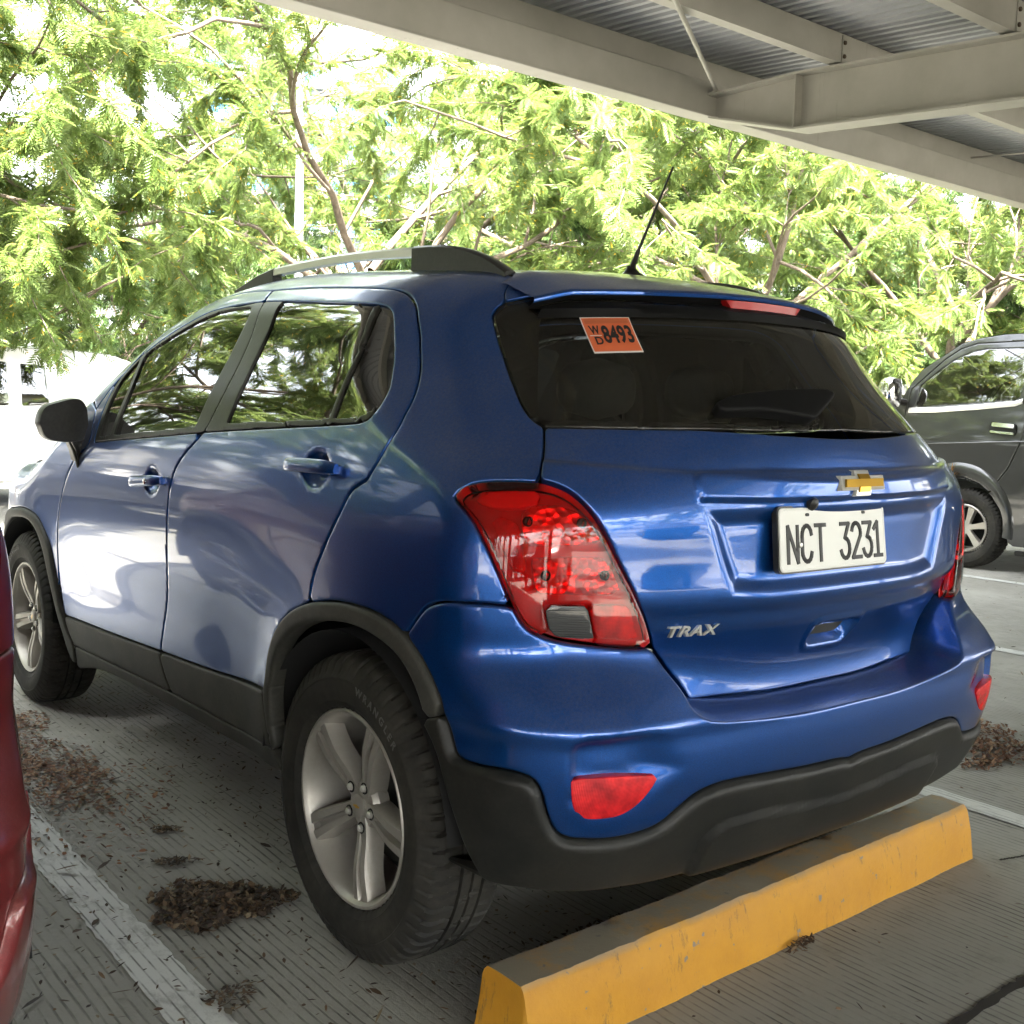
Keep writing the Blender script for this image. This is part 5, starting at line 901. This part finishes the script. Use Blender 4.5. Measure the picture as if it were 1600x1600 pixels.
# corrugated sheets, laid side by side, ribs running down the slope
per = .076; npr = 10; wS = per*npr; xs_ = []
for k in range(npr): xs_ += [(k*per, 0), (k*per+.018, 0), (k*per+.030, .019), (k*per+.052, .019), (k*per+.064, 0)]
xs_ += [(wS, 0), (wS+.018, 0), (wS+.030, .019)]; y0, y1 = 2.78, -5.5; V = []; 
for x, z in xs_:
    V += [(x, y0, roofz(y0)+z), (x, y1, roofz(y1)+z)]
me = bpy.data.meshes.new('roof_sheet'); me.from_pydata(V, [], [(2*i, 2*i+1, 2*i+3, 2*i+2) for i in range(len(xs_)-1)]); me.materials.append(MAT['sheet_metal']); me.update()
ns = int((X1-X0)/wS)
V2 = [(x, yy, roofz(-5.5)+zz-roofz(0)+.0+.068*(-5.5-yy)*1.0) for (x, zz0) in xs_ for yy, zz in ((-5.5, zz0+roofz(0)), (-8.2, zz0+roofz(0)))]  # unseen rear half, added and sized to darken what the car's tail reflects
me2 = bpy.data.meshes.new('roof_sheet'); me2.from_pydata(V2, [], [(2*i, 2*i+1, 2*i+3, 2*i+2) for i in range(len(xs_)-1)]); me2.materials.append(MAT['sheet_metal']); me2.update()
for k in range(ns): obj('roof_sheet', me, CAN, (X0+k*wS, 0, .0015*(k % 2))); obj('roof_sheet', me2, CAN, (X0+k*wS, 0, .0015*(k % 2)))
# ------------------------------------------------------------------ trees
def leafmat(name, cols, yellow=True):
    m = bpy.data.materials.new(name); m.use_nodes = True; nt = m.node_tree; nt.nodes.remove(nt.nodes['Principled BSDF']); g = N(nt, 'ShaderNodeNewGeometry'); oi = N(nt, 'ShaderNodeObjectInfo'); n1 = noise(nt, .9, 3, .5)
    st = [(0, cols[0]), (.5, cols[1]), (.95, cols[2])]+([(.975, cols[2]), (.985, (.45, .30, .02)), (1, (.45, .30, .02))] if yellow else [])
    r1 = ramp(nt, g.outputs['Random Per Island'], st); r2 = ramp(nt, n1.outputs[0], [(.3, (.65, .75, .55)), (.7, (1.0, 1.0, .9))]); mx = N(nt, 'ShaderNodeMix', data_type='RGBA', blend_type='MULTIPLY'); mx.inputs[0].default_value = 1; nt.links.new(r1.outputs[0], mx.inputs[6]); nt.links.new(r2.outputs[0], mx.inputs[7])
    d = N(nt, 'ShaderNodeBsdfPrincipled'); d.inputs['Roughness'].default_value = .45; d.inputs['Specular IOR Level'].default_value = .4; t = N(nt, 'ShaderNodeBsdfTranslucent'); nt.links.new(mx.outputs[2], d.inputs['Base Color']); hs = N(nt, 'ShaderNodeHueSaturation'); hs.inputs['Hue'].default_value = .485; hs.inputs['Saturation'].default_value = .92; hs.inputs['Value'].default_value = 1.35; nt.links.new(mx.outputs[2], hs.inputs['Color']); nt.links.new(hs.outputs[0], t.inputs[0])
    ms = N(nt, 'ShaderNodeMixShader'); ms.inputs[0].default_value = .5; nt.links.new(d.outputs[0], ms.inputs[1]); nt.links.new(t.outputs[0], ms.inputs[2]); nt.links.new(ms.outputs[0], nt.nodes['Material Output'].inputs[0]); MAT[name] = m
leafmat('feather_leaf', [(.08, .13, .028), (.115, .165, .04), (.15, .195, .055)]); leafmat('narrow_leaf', [(.035, .075, .02), (.06, .11, .03), (.09, .135, .04)], False)
m = mat('bark', (.1, .08, .06), .9); nt = m.node_tree; n1 = noise(nt, 12, 6, .7, 'Object', (1, 1, .3)); nt.links.new(ramp(nt, n1.outputs[0], [(.3, (.055, .042, .030)), (.7, (.16, .125, .09))]).outputs[0], nt.nodes['Principled BSDF'].inputs['Base Color']); nt.links.new(bump(nt, n1.outputs[0], .8, .02), nt.nodes['Principled BSDF'].inputs['Normal'])
def frond_template(pairs=9, kind='feather'):
    V = []
    if kind == 'feather':
        for k in range(pairs):
            t = .16+.84*k/(pairs-1); L = .40*math.sin(math.pi*(.18+.72*t))**.8; x0, z0 = t, -.42*t*t
            for s in (-1, 1):
                d = np.array([.62, s*.78, -.30]); d /= np.linalg.norm(d); p = np.array([x0, 0, z0]); q = np.array([-d[1], d[0], 0])*s*.045; tip = p+d*L+np.array([0, 0, -.10*L]); V.append([p, p+d*L*.5-q, tip, p+d*L*.5+q])
    else:
        for k in range(pairs):
            t = .1+.9*k/(pairs-1); p = np.array([t, 0, -.25*t*t]); s = 1 if k % 2 else -1; d = np.array([.55, s*.45, -.75]); d /= np.linalg.norm(d); L = .42; q = np.array([-d[1], d[0], .1])*.055; V.append([p, p+d*L*.45-q, p+d*L, p+d*L*.45+q])
    return np.array(V).reshape(-1, 3)
def grow_tree(seed, trunk_h, limb_n, limb_l, spread, kind, nfr, size, lean=(0, 0)):
    r = np.random.default_rng(seed); segs = []; tips = []
    def branch(p, d, L, rad, depth, upk):
        n = 7; pts = [p.copy()]; dd = d/np.linalg.norm(d)
        for i in range(n):
            dd = dd+r.normal(0, .13, 3)+np.array([0, 0, upk]); dd /= np.linalg.norm(dd); pts.append(pts[-1]+dd*L/n)
        rr_ = np.linspace(rad, rad*.45, n+1); segs.append((np.array(pts), rr_, 8 if depth < 2 else 5)); return pts, dd
    pts, d0 = branch(np.zeros(3), np.array([lean[0], lean[1], 1.]), trunk_h, .115*size, 0, .03); top = pts[-1]
    for i in range(limb_n):
        a = 2*math.pi*(i+r.random()*.6)/limb_n; el = r.uniform(.35, .95); d = np.array([math.cos(a)*math.cos(el)*spread, math.sin(a)*math.cos(el)*spread, math.sin(el)]); p1, dd1 = branch(pts[-1-int(r.integers(0, 3))], d, limb_l*r.uniform(.8, 1.2), .055*size, 1, .02)
        for j in range(6):
            s = 2+int(r.integers(0, 6)); s = min(s, len(p1)-1); d2 = (p1[s]-p1[s-1]); d2 /= np.linalg.norm(d2); d2 = d2+r.normal(0, .62, 3); d2[2] *= .75; p2, dd2 = branch(p1[s], d2, limb_l*r.uniform(.5, .85), .024*size, 2, -.01)
            for k in range(5):
                s2 = 2+int(r.integers(0, 6)); s2 = min(s2, len(p2)-1); d3 = p2[s2]-p2[s2-1]; d3 /= np.linalg.norm(d3); d3 = d3+r.normal(0, .75, 3); p3, dd3 = branch(p2[s2], d3, limb_l*r.uniform(.25, .5), .009*size, 3, -.03); tips.append(np.array(p3))
    # bark mesh
    V, F = [], []; base = 0
    for P, R, n in segs:
        T_ = np.gradient(P, axis=0); T_ /= np.linalg.norm(T_, axis=1)[:, None]; ref = np.array([.3, .9, .2]); A = np.cross(T_, ref); A /= np.linalg.norm(A, axis=1)[:, None]; B = np.cross(T_, A); an = np.arange(n)/n*2*math.pi
        ring = P[:, None, :]+R[:, None, None]*(np.cos(an)[None, :, None]*A[:, None, :]+np.sin(an)[None, :, None]*B[:, None, :]); V.append(ring.reshape(-1, 3)); i = np.arange(len(P)*n).reshape(len(P), n)+base; j = np.roll(i, -1, 1); F.append(np.stack([i[:-1].ravel(), j[:-1].ravel(), j[1:].ravel(), i[1:].ravel()], 1)); base += len(P)*n
    bark = mesh_np('trunk', np.concatenate(V), [np.concatenate(F)], 'bark')
    # fronds
    tm = frond_template(8 if kind == 'feather' else 9, kind); tw = r.integers(0, len(tips), nfr); tt = r.uniform(.15, 1, nfr); tips_ = np.array(tips); idx = tt*(tips_.shape[1]-1); i0 = np.floor(idx).astype(int); i0 = np.minimum(i0, tips_.shape[1]-2); fr = (idx-i0)[:, None]
    p = tips_[tw, i0]*(1-fr)+tips_[tw, i0+1]*fr; dirv = tips_[tw, i0+1]-tips_[tw, i0]; dirv /= np.linalg.norm(dirv, axis=1)[:, None]
    X = dirv*.5+r.normal(0, .6, (nfr, 3))+np.array([0, 0, -.12]); X /= np.linalg.norm(X, axis=1)[:, None]; Z = np.array([0, 0, 1.])+r.normal(0, .35, (nfr, 3)); Y = np.cross(Z, X); Y /= np.linalg.norm(Y, axis=1)[:, None]; Z = np.cross(X, Y)
    L = (.165 if kind == 'feather' else .17)*r.uniform(.65, 1.3, nfr); P = p[:, None, :]+L[:, None, None]*(tm[None, :, 0:1]*X[:, None, :]+tm[None, :, 1:2]*Y[:, None, :]+tm[None, :, 2:3]*Z[:, None, :]); P = P.reshape(-1, 3); Q = np.arange(len(P)).reshape(-1, 4)
    crown = mesh_np('crown', P, [Q], 'feather_leaf' if kind == 'feather' else 'narrow_leaf', smooth=False); return bark, crown
TM = [grow_tree(5, 2.9, 6, 3.4, 1.0, 'feather', 21000, 1.0), grow_tree(12, 2.9, 5, 3.8, 1.25, 'feather', 21000, 1.05, (.1, 0)), grow_tree(31, 1.6, 6, 2.3, .9, 'narrow', 17000, .8)]
def tree(k, x, y, rz, sc, name, label, group='trees beyond the car park'):
    o = empty(name, (x, y, 0), rz, label, 'tree', group); o.scale = (sc,)*3; obj('trunk', TM[k][0], o); obj('crown', TM[k][1], o); return o
tree(0, 5.35, 9.9, .4, 1.0, 'acacia_tree', 'feathery tree whose forked trunk rises above the blue car roof')
tree(1, 2.3, 15.0, 2.0, 1.2, 'acacia_tree', 'bright feathery tree hanging over the white van, at the upper left')
tree(2, 4.0, 16.2, 0, 1.05, 'narrow_leaf_tree', 'darker narrow-leaved tree behind the white van, nearest its right end'); tree(2, 2.4, 17.5, 2.2, 1.0, 'narrow_leaf_tree', 'darker narrow-leaved tree behind the white van, at the left picture edge')
tree(1, 8.3, 7.4, 4.0, .88, 'acacia_tree', 'feathery tree behind the antenna, right of centre'); tree(0, 12.0, 6.2, 1.2, .92, 'acacia_tree', 'feathery tree directly behind the black van')
tree(1, 9.6, 11.5, 5.1, 1.1, 'acacia_tree', 'tall feathery tree behind the roof spoiler, in the second row'); tree(0, 15.5, 8.2, 2.7, 1.0, 'acacia_tree', 'feathery tree at the right picture edge, in the second row')
tree(2, 13.2, 9.2, 1.0, 1.1, 'narrow_leaf_tree', 'low dense tree between the blue car and the black van'); tree(2, 16.5, 6.2, 3.0, 1.1, 'narrow_leaf_tree', 'low dense tree behind the black van roof'); tree(2, 11.0, 14.0, 4.0, 1.3, 'narrow_leaf_tree', 'dense dark tree in the back row behind the antenna')
for x_, y_, r_, s_, l_ in ((10.6, 17.5, 2.3, 1.35, 'pale feathery tree in the far row, above the roof rail'), (14.5, 13.0, 3.9, 1.3, 'pale feathery tree in the far row, right of the antenna'), (19.5, 9.5, .7, 1.25, 'pale feathery tree in the far row, above the black van')): tree(0 if x_ > 12 else 1, x_, y_, r_, s_, 'acacia_tree', l_)
tree(2, 7.4, 16.5, 5.0, 1.2, 'narrow_leaf_tree', 'dense tree in the back row behind the roof rail')
LBL = ['left of the red car, the nearer one', 'left of the canopy, level with the wheel stops', 'left of the canopy, behind the camera', 'ahead of the red car, beyond the drive', 'ahead of the blue car, left of the white van', 'added to shade the drive ahead of the red car', 'added to shade the drive at the far left', 'added to shade the drive left of the white van', 'far left, behind the first tree row', 'behind the camera, at the middle', 'behind the camera, at the right', 'behind the camera, at the left']
for i, (x, y, k, rz, s_) in enumerate(((-10, 6, 0, 1, 1.0), (-12, 0, 1, 2.4, 1.0), (-11, -6, 0, 4, 1.05), (-8, 12.5, 1, .6, 1.1), (-3, 15, 0, 3.3, 1.0), (-4.6, 8.6, 1, 1.7, 1.2), (-8.5, 7.5, 0, 2.9, 1.25), (-1.6, 10.5, 0, .2, 1.1),  (-16, 4, 1, 5, 1.2), (2, -19, 0, 2, 1.1), (10, -19.5, 1, 4, 1.1), (-6, -19, 1, 0, 1.1))): tree(k, x, y, rz, s_, 'acacia_tree', 'feathery tree '+LBL[i], 'trees around the car park')  # the three drive trees are added to shade the sunlit ground
# ------------------------------------------------------------------ the red neighbour: same kind of body, other paint and fittings
def retint(o, m):
    for s in o.material_slots:
        if s.material and s.material.name in m: s.link, old = 'OBJECT', s.material.name; s.material = MAT[m[old]]
SKIP = ('sticker', 'lettering', 'license_plate', 'emblem', 'tyre_lettering', 'roof_rail', 'antenna', 'reversing_camera', 'hub_emblem', 'rear_seat', 'dashboard', 'steering_wheel')
def copy_car(o, parent, m):
    if o.name.split('.')[0] in SKIP: return None
    k = o.copy(); COL.objects.link(k); k.parent = parent; retint(k, m)
    for p in ('label', 'category', 'group'):
        if p in k: del k[p]
    for ch in list(o.children): copy_car(ch, k, m)
    return k
RED = copy_car(CAR, None, {'blue_paint': 'red_paint', 'cladding_dark': 'red_paint', 'red_reflex': 'dark_void', 'cladding': 'satin_trim'}); RED.name = 'parked_hatchback'
RED.location = (-2.515, .02, 0); tag(RED, 'dark red car cut off by the left picture edge, beside the blue car', 'car')
for o in RED.children:
    if o.name.startswith('rear_bumper'):
        for ch in o.children: 
            if ch.name.startswith('reflector'): retint(ch, {'red_reflex': 'dark_void'})
# ------------------------------------------------------------------ simple vehicles built from a side outline
def arc_pts(cy, cz, r, a0, a1, n=14): return [(cy+r*math.cos(math.radians(a)), cz+r*math.sin(math.radians(a))) for a in np.linspace(a0, a1, n)]
plain_rim = MB(); plain_rim.lathe([(.06, .205), (.085, .21), (.09, .20), (.07, .185), (.03, .18), (-.05, .18)], 'x', 40); plain_rim.lathe([(.045, .0), (.05, .05), (.045, .06)], 'x', 20)
for k in range(6):
    a0 = math.radians(60*k+12); er = np.array([0, math.cos(a0), math.sin(a0)]); et = np.array([0, -math.sin(a0), math.cos(a0)]); plain_rim.loft([[er*r+et*a+np.array([x, 0, 0]) for a, x in ((-w_, .02), (-w_*.9, xo), (w_*.9, xo), (w_, .02))] for r, w_, xo in ((.03, .022, .052), (.1, .024, .062), (.19, .034, .075))])
def vehicle(name, label, cat, loc, rz, outline, holes, panels, windows, half_w, tum, mats, wheels, group=None, smooth_n=1, skin_glass=(), hh=.03):
    """outline: closed (y, z) loop walked rear-bottom -> front-bottom along the sill, then over the top; holes/panels/windows: (y, z) loops"""
    root = empty(name, loc, rz, label, cat, group)
    def sfn(u, v): t = tum(v); return np.stack([-(half_w-t), u, v], 1), np.stack([-np.ones_like(u), 0*u, (tum(v+1e-3)-t)/1e-3], 1)/np.sqrt(1+((tum(v+1e-3)-t)/1e-3)**2)[:, None]
    ol = np.array(outline, float); sides = []
    for mi in (False, True):
        S = panel('side_panel', [ol]+[np.array(p) for p in panels]+[np.array(w) for w in windows], mats[0], root, h=hh, edge=.004, gap=.001, depth=.03, sfn=sfn, mirror=mi); sides.append(S)
        for p in panels: panel('door', [np.array(p)]+[np.array(w) for w in windows], mats[0], root, h=.012, edge=.006, gap=.003, depth=.02, sfn=sfn, mirror=mi)
        for w in windows: panel('window', [np.array(w)], 'side_glass', S, h=.05, off=-.006, edge=.001, gap=-.003, depth=.003, sfn=sfn, mirror=mi)
    top = ol; n = len(top); b = MB(); rings = []; nx = 13
    for y, z in top:
        w_ = half_w-float(tum(np.array(z)))-.003; s = np.linspace(-1, 1, nx); crown = .035 if z > 1.2 else .01; rings.append([(w_*k*(1-.0*k), y, z+crown*(1-k*k)+.003) for k in s])
    for i in range(n):
        j = (i+1) % n; (y0, z0), (y1, z1) = top[i], top[j]
        b.mi = 1 if i in skin_glass else (2 if max(z0, z1) < .45 or (abs(z0-z1) > 0 and max(z0, z1) < .9 and min(z0, z1) < .5 and min(y0, y1) > ol[:, 0].min()+.4 and max(y0, y1) < ol[:, 0].max()-.4) else 0)
        b.add(rings[i]+rings[j], [(k, k+1, nx+k+1, nx+k) for k in range(nx-1)])
    b.build('body_shell', [mats[0], 'side_glass', 'dark_void'], root, angle=30)
    for (y, r) in wheels:
        for s in (-1, 1):
            o = plain_rim.build('wheel', 'alloy', root, angle=30); t = obj('tyre', tyre_me, o); o.matrix_local = Matrix.Translation((s*(half_w-.125), y, r)) @ Matrix.Rotation(math.pi if s < 0 else 0, 4, 'Z') @ Matrix.Scale(r/.3475, 4)
            b = MB(); b.lathe([(-.02, 0), (-.02, .17)], 'x', 24); b.build('brake_disc', 'dark_void', o)
    return root, sfn, sides
def tumv(z): return .16*np.clip((np.asarray(z, float)-1.05)/.9, 0, 2)**1.2
# black van: left flank at x = 6.65
HW = .86; out = [(-1.75, .42), (-1.05, .33)]+arc_pts(-.10-.0, .33, .42, 180, 0)[0:0]+[(-.50, .30)]+arc_pts(-.05, .34, .42, 185, -5)+[(.45, .24), (2.30, .235)]+arc_pts(2.72, .345, .405, 195, -10)[0:0]
out += [(2.345, .26), (2.385, .40), (2.43, .52), (2.505, .625), (2.62, .705), (2.765, .752), (2.91, .752), (3.03, .70), (3.12, .58), (3.16, .42), (3.2, .33), (3.95, .36), (4.05, .55), (4.05, .85), (3.95, 1.02), (3.62, 1.14), (3.46, 1.34), (3.34, 1.57), (3.263, 1.671), (3.06, 1.805), (2.944, 1.887), (2.795, 1.929), (2.58, 1.957), (2.0, 1.965), (0, 1.965), (-1.4, 1.95), (-1.68, 1.90), (-1.78, 1.2)]
door = [(2.29, 1.15), (2.305, 1.06), (2.386, .864), (2.53, .655), (2.62, .72), (2.765, .768), (2.92, .767), (3.04, .72), (3.10, .64), (3.33, .62), (3.40, 1.0), (3.34, 1.50), (3.06, 1.765), (2.94, 1.845), (2.80, 1.888), (2.40, 1.90), (2.28, 1.89), (2.26, 1.40)]
win = [(3.27, 1.345), (3.255, 1.53), (3.106, 1.66), (2.976, 1.753), (2.844, 1.812), (2.707, 1.836), (2.396, 1.838), (2.35, 1.80), (2.335, 1.60), (2.37, 1.44), (2.40, 1.418)]
VAN, vs, vsides = vehicle('parked_van', 'black van with chrome mirror and door handle, parked right of the blue car', 'car', (6.65+HW, 0, 0), 0, out, [], [door], [win, [(2.18, 1.42), (2.16, 1.80), (1.30, 1.80), (1.30, 1.42)], [(1.15, 1.42), (1.15, 1.80), (-1.3, 1.80), (-1.3, 1.42)]], HW, tumv, ['black_paint'], [(2.755, .338), (-.05, .338)], hh=.009, skin_glass=tuple(i for i, (p, q) in enumerate(zip(out, out[1:])) if 1.1 < p[1] < 1.7 and p[0] > 3.2))
def van_pt(y, z, off): return np.array([-(HW-float(tumv(z)))-off, y, z])
def strip(parent, pts, w_, off, name, mt):
    b = MB(); rings = []
    for y, z in pts: rings.append([van_pt(y, z+w_/2, -.003), van_pt(y, z+w_/2, off*.6), van_pt(y, z+w_*.2, off), van_pt(y, z-w_*.2, off), van_pt(y, z-w_/2, off*.6), van_pt(y, z-w_/2, -.003)])
    b.loft(rings); return b.build(name, mt, parent, angle=40)
strip(VAN, [(3.33, 1.315), (3.08, 1.322), (2.7, 1.355), (2.39, 1.388), (2.33, 1.41)], .042, .012, 'belt_moulding', 'satin_silver'); strip(VAN, [(3.3, 1.02), (2.9, 1.045), (2.30, 1.085), (1.0, 1.11), (-1.6, 1.11)], .012, .007, 'crease_line', 'black_paint')
b = MB(); A0 = arc_pts(2.80, .36, .50, 175, 10, 20); 
rings = []
for a in np.linspace(188, -5, 30):
    cy, cz = 2.80, .36; c_, s_ = math.cos(math.radians(a)), math.sin(math.radians(a)); rings.append([van_pt(cy+c_*r, cz+s_*r*1.06, o_) for r, o_ in ((.50, -.002), (.49, .008), (.45, .014), (.415, .013), (.405, -.03))])
b.loft(rings, cap=False, closed=False); b.build('wheel_arch_flare', 'black_paint', VAN, angle=40)
b = MB(); b.loft([[van_pt(2.46+a*1, 1.185+e+a*.06, d) for a, e in rrect(.115, .052, .035)] for d in (.0, .010, .012)]); HB = b.build('handle_bezel', 'black_trim', VAN); b = MB(); b.loft([[van_pt(2.45+a, 1.212+e+a*.06, d) for a, e in rrect(.095, .017, .012)] for d in (.012, .030, .034)]); b.build('door_handle', 'chrome', HB, angle=40); b = MB(); b.loft([[van_pt(2.46+a, 1.152+e+a*.06, d) for a, e in rrect(.10, .009, .008)] for d in (.011, .019, .020)]); b.build('handle_trim', 'chrome', HB, angle=40)
b = MB(); rings = []
for yy, sc in ((3.34, .55), (3.36, .92), (3.40, 1), (3.46, .95), (3.50, .7), (3.52, .3)): rings.append([(-HW-.13+.095*sc*math.copysign(abs(math.cos(a))**.5, math.cos(a)), yy, 1.465+.135*sc*math.copysign(abs(math.sin(a))**.5, math.sin(a))) for a in np.linspace(0, 2*math.pi, 20, endpoint=False)])
b.loft(rings); MV = b.build('door_mirror', 'chrome', VAN, angle=50); b = MB(); b.tube([(-HW-.06, 3.42, 1.40), (-HW+.03, 3.36, 1.38)], .03, 8); b.build('mirror_arm', 'black_trim', MV)
b = MB(); b.loft([[van_pt(2.20+a, .87+e, d) for a, e in rrect(.09, .09, .02)] for d in (.001, .004)]); b.build('fuel_flap', 'black_paint', VAN, angle=40)
b = MB(); b.box((-HW+.02, -.4, .16), (-HW+.06, 2.3, .20), .01); b.build('side_step', 'satin_trim', VAN)
b = MB(); b.tube([(-.40+.19*math.cos(a), 2.72-.07*math.sin(a), 1.42+.17*math.sin(a)) for a in np.linspace(0, 2*math.pi, 25)], .015, 6); b.build('steering_wheel', 'black_trim', VAN)
# black van's dry palm tuft caught over the wheel
mat('dry_grass', (.34, .19, .07), .8); b = MB(); rq = np.random.default_rng(9)
for k in range(46):
    d = rq.normal(0, 1, 3)+[-.6, .2, .6]; d /= np.linalg.norm(d); p = np.array([6.60, 2.86, .76])+rq.normal(0, .02, 3); q = p+d*rq.uniform(.07, .15); s_ = np.cross(d, [0, 0, 1.]); s_ = s_/np.linalg.norm(s_)*.007; b.add([p-s_, p+s_, q+s_*.3, q-s_*.3], [(0, 1, 2, 3)])
tag(b.build('dry_tuft', 'dry_grass', None, recalc=False, smooth=False), 'dry straw-coloured tuft resting on the black van wheel', 'plant')
# white van in the sun at the left, nose to the right
def tumw(z): return .10*np.clip((np.asarray(z, float)-1.0)/.7, 0, 2)**1.2
wout = [(-2.0, .45), (-1.72, .30)]+arc_pts(-1.28, .32, .38, 180, 0)+[(-.88, .28), (.85, .28)]+arc_pts(1.25, .32, .38, 180, 0)+[(1.66, .30), (1.98, .40), (2.02, .85), (1.92, .98), (1.25, 1.08), (.72, 1.60), (.50, 1.68), (0, 1.72), (-1.6, 1.70), (-1.90, 1.60), (-2.02, 1.0)]
wwin = [[(-.24, 1.10), (-.27, 1.53), (-.52, 1.545), (-.52, 1.09)], [(-.66, 1.09), (-.66, 1.56), (-1.45, 1.56), (-1.5, 1.09)]]
def wcar(loc, rz, label, pm_='white_paint'): return vehicle('parked_van', label, 'car', loc, rz, wout, [], [], wwin, .83, tumw, [pm_], [(-1.28, .32), (1.25, .32)], skin_glass=())
# forward = +x: rotate -90 degrees, left flank (-x local) then faces +y, right flank faces -y (the viewer)
wcar((1.78, 11.43, 0), -math.pi/2, 'sunlit white van beyond the blue car bonnet, at the left picture edge')
wcar((12.4, 7.6, 0), -math.pi/2+.3, 'white car glimpsed between the blue car rear window and the black van mirror')
wcar((-6.3, 1.6, 0), 0, 'white van parked left of the red car, outside the picture')
paint('maroon_paint', (.10, .012, .016), (.06, .006, .010), metal=.3)
for x_, pm_, lb_ in ((-3.3, 'black_paint', 'unseen black van added to dull the door reflections, across the drive ahead of the red car'), (-6.2, 'maroon_paint', 'unseen maroon van added to dull the door reflections, across the drive'), (-9.2, 'silver_paint', 'unseen silver van added to the door reflections, across the drive at the far left')): wcar((x_, 9.0, 0), math.pi, lb_, pm_)  # added out of view to break up the white reflection on the doors
for x_, pm_, lb_ in ((-7.6, 'black_paint', 'unseen black van added to darken tail light reflections, behind the camera at the far left'), (-11.6, 'maroon_paint', 'unseen maroon van added to darken tail light reflections, behind the camera at the far left')): wcar((x_, -9.4, 0), 0, lb_, pm_)  # added out of view to block bright ground mirrored in the tail lights
wcar((-3.4, -9.6, 0), 0, 'unseen silver van added for bumper reflections, behind the camera at the left', 'silver_paint'); wcar((.9, -9.5, 0), 0, 'unseen black van added for bumper reflections, behind the camera at the middle', 'black_paint'); wcar((5.6, -9.7, 0), math.pi, 'unseen white van added for bumper reflections, behind the camera at the right')  # added out of view as reflected shapes for the tailgate and bumper
# ------------------------------------------------------------------ lamp post and far building
mat('pole_paint', (.45, .47, .48), .5); b = MB(); b.lathe([(0, .075), (.02, .075), (3.2, .06), (6.4, .045), (6.42, 0)], 'z', 16); PO = tag(b.build('lamp_post', 'pole_paint', None, loc=(5.05, 11.55, 0)), 'slim grey lamp post rising through the trees left of centre', 'lamp post'); b = MB(); b.box((-.9, -.10, 6.35), (.05, .10, 6.43), .02); b.build('lamp_head', 'pole_paint', PO)
mat('facade', (.62, .62, .60), .8); mat('blue_panel', (.06, .25, .55), .3); mat('far_window', (.05, .06, .07), .15); mat('facade_slab', (.7, .7, .68), .8)
BD = empty('apartment_building', (46, 89, 0), math.radians(-27), 'tall white building with blue balcony panels far behind the trees', 'building'); b = MB(); b.box((-9, 0, 0), (9, 14, 34)); b.build('wall', 'facade', BD, smooth=False)
b = MB(); b.box((-1.3, -.25, 0), (1.3, -.05, 1.25), .03); pm = b.build('balcony_panel', 'blue_panel', BD, smooth=False); b = MB(); b.box((-.9, -.12, 0), (.9, -.02, 1.7)); wm_ = b.build('window', 'far_window', BD, smooth=False); first = True
for fl in range(10):
    b = MB(); b.box((-9, -.9, fl*3.2-.12), (9, -.02, fl*3.2+.12)); b.build('floor_slab', 'facade_slab', BD, smooth=False)
    for k in range(5):
        x = -7.2+3.6*k; 
        for src, dz, dy in ((pm, .2, -.62), (wm_, 1.35, 0)):
            o = src if first else src.copy()
            if not first: COL.objects.link(o); o.parent = BD
            o.location = (x+(.9 if src is wm_ else 0), dy, fl*3.2+dz)
        first = False
B2 = BD.copy(); COL.objects.link(B2); B2.location = (-62, 10, 0); B2.rotation_euler = (0, 0, math.radians(80)); tag(B2, 'white building with blue balcony panels mirrored in the side windows', 'building')
for ch in list(BD.children): o = ch.copy(); COL.objects.link(o); o.parent = B2
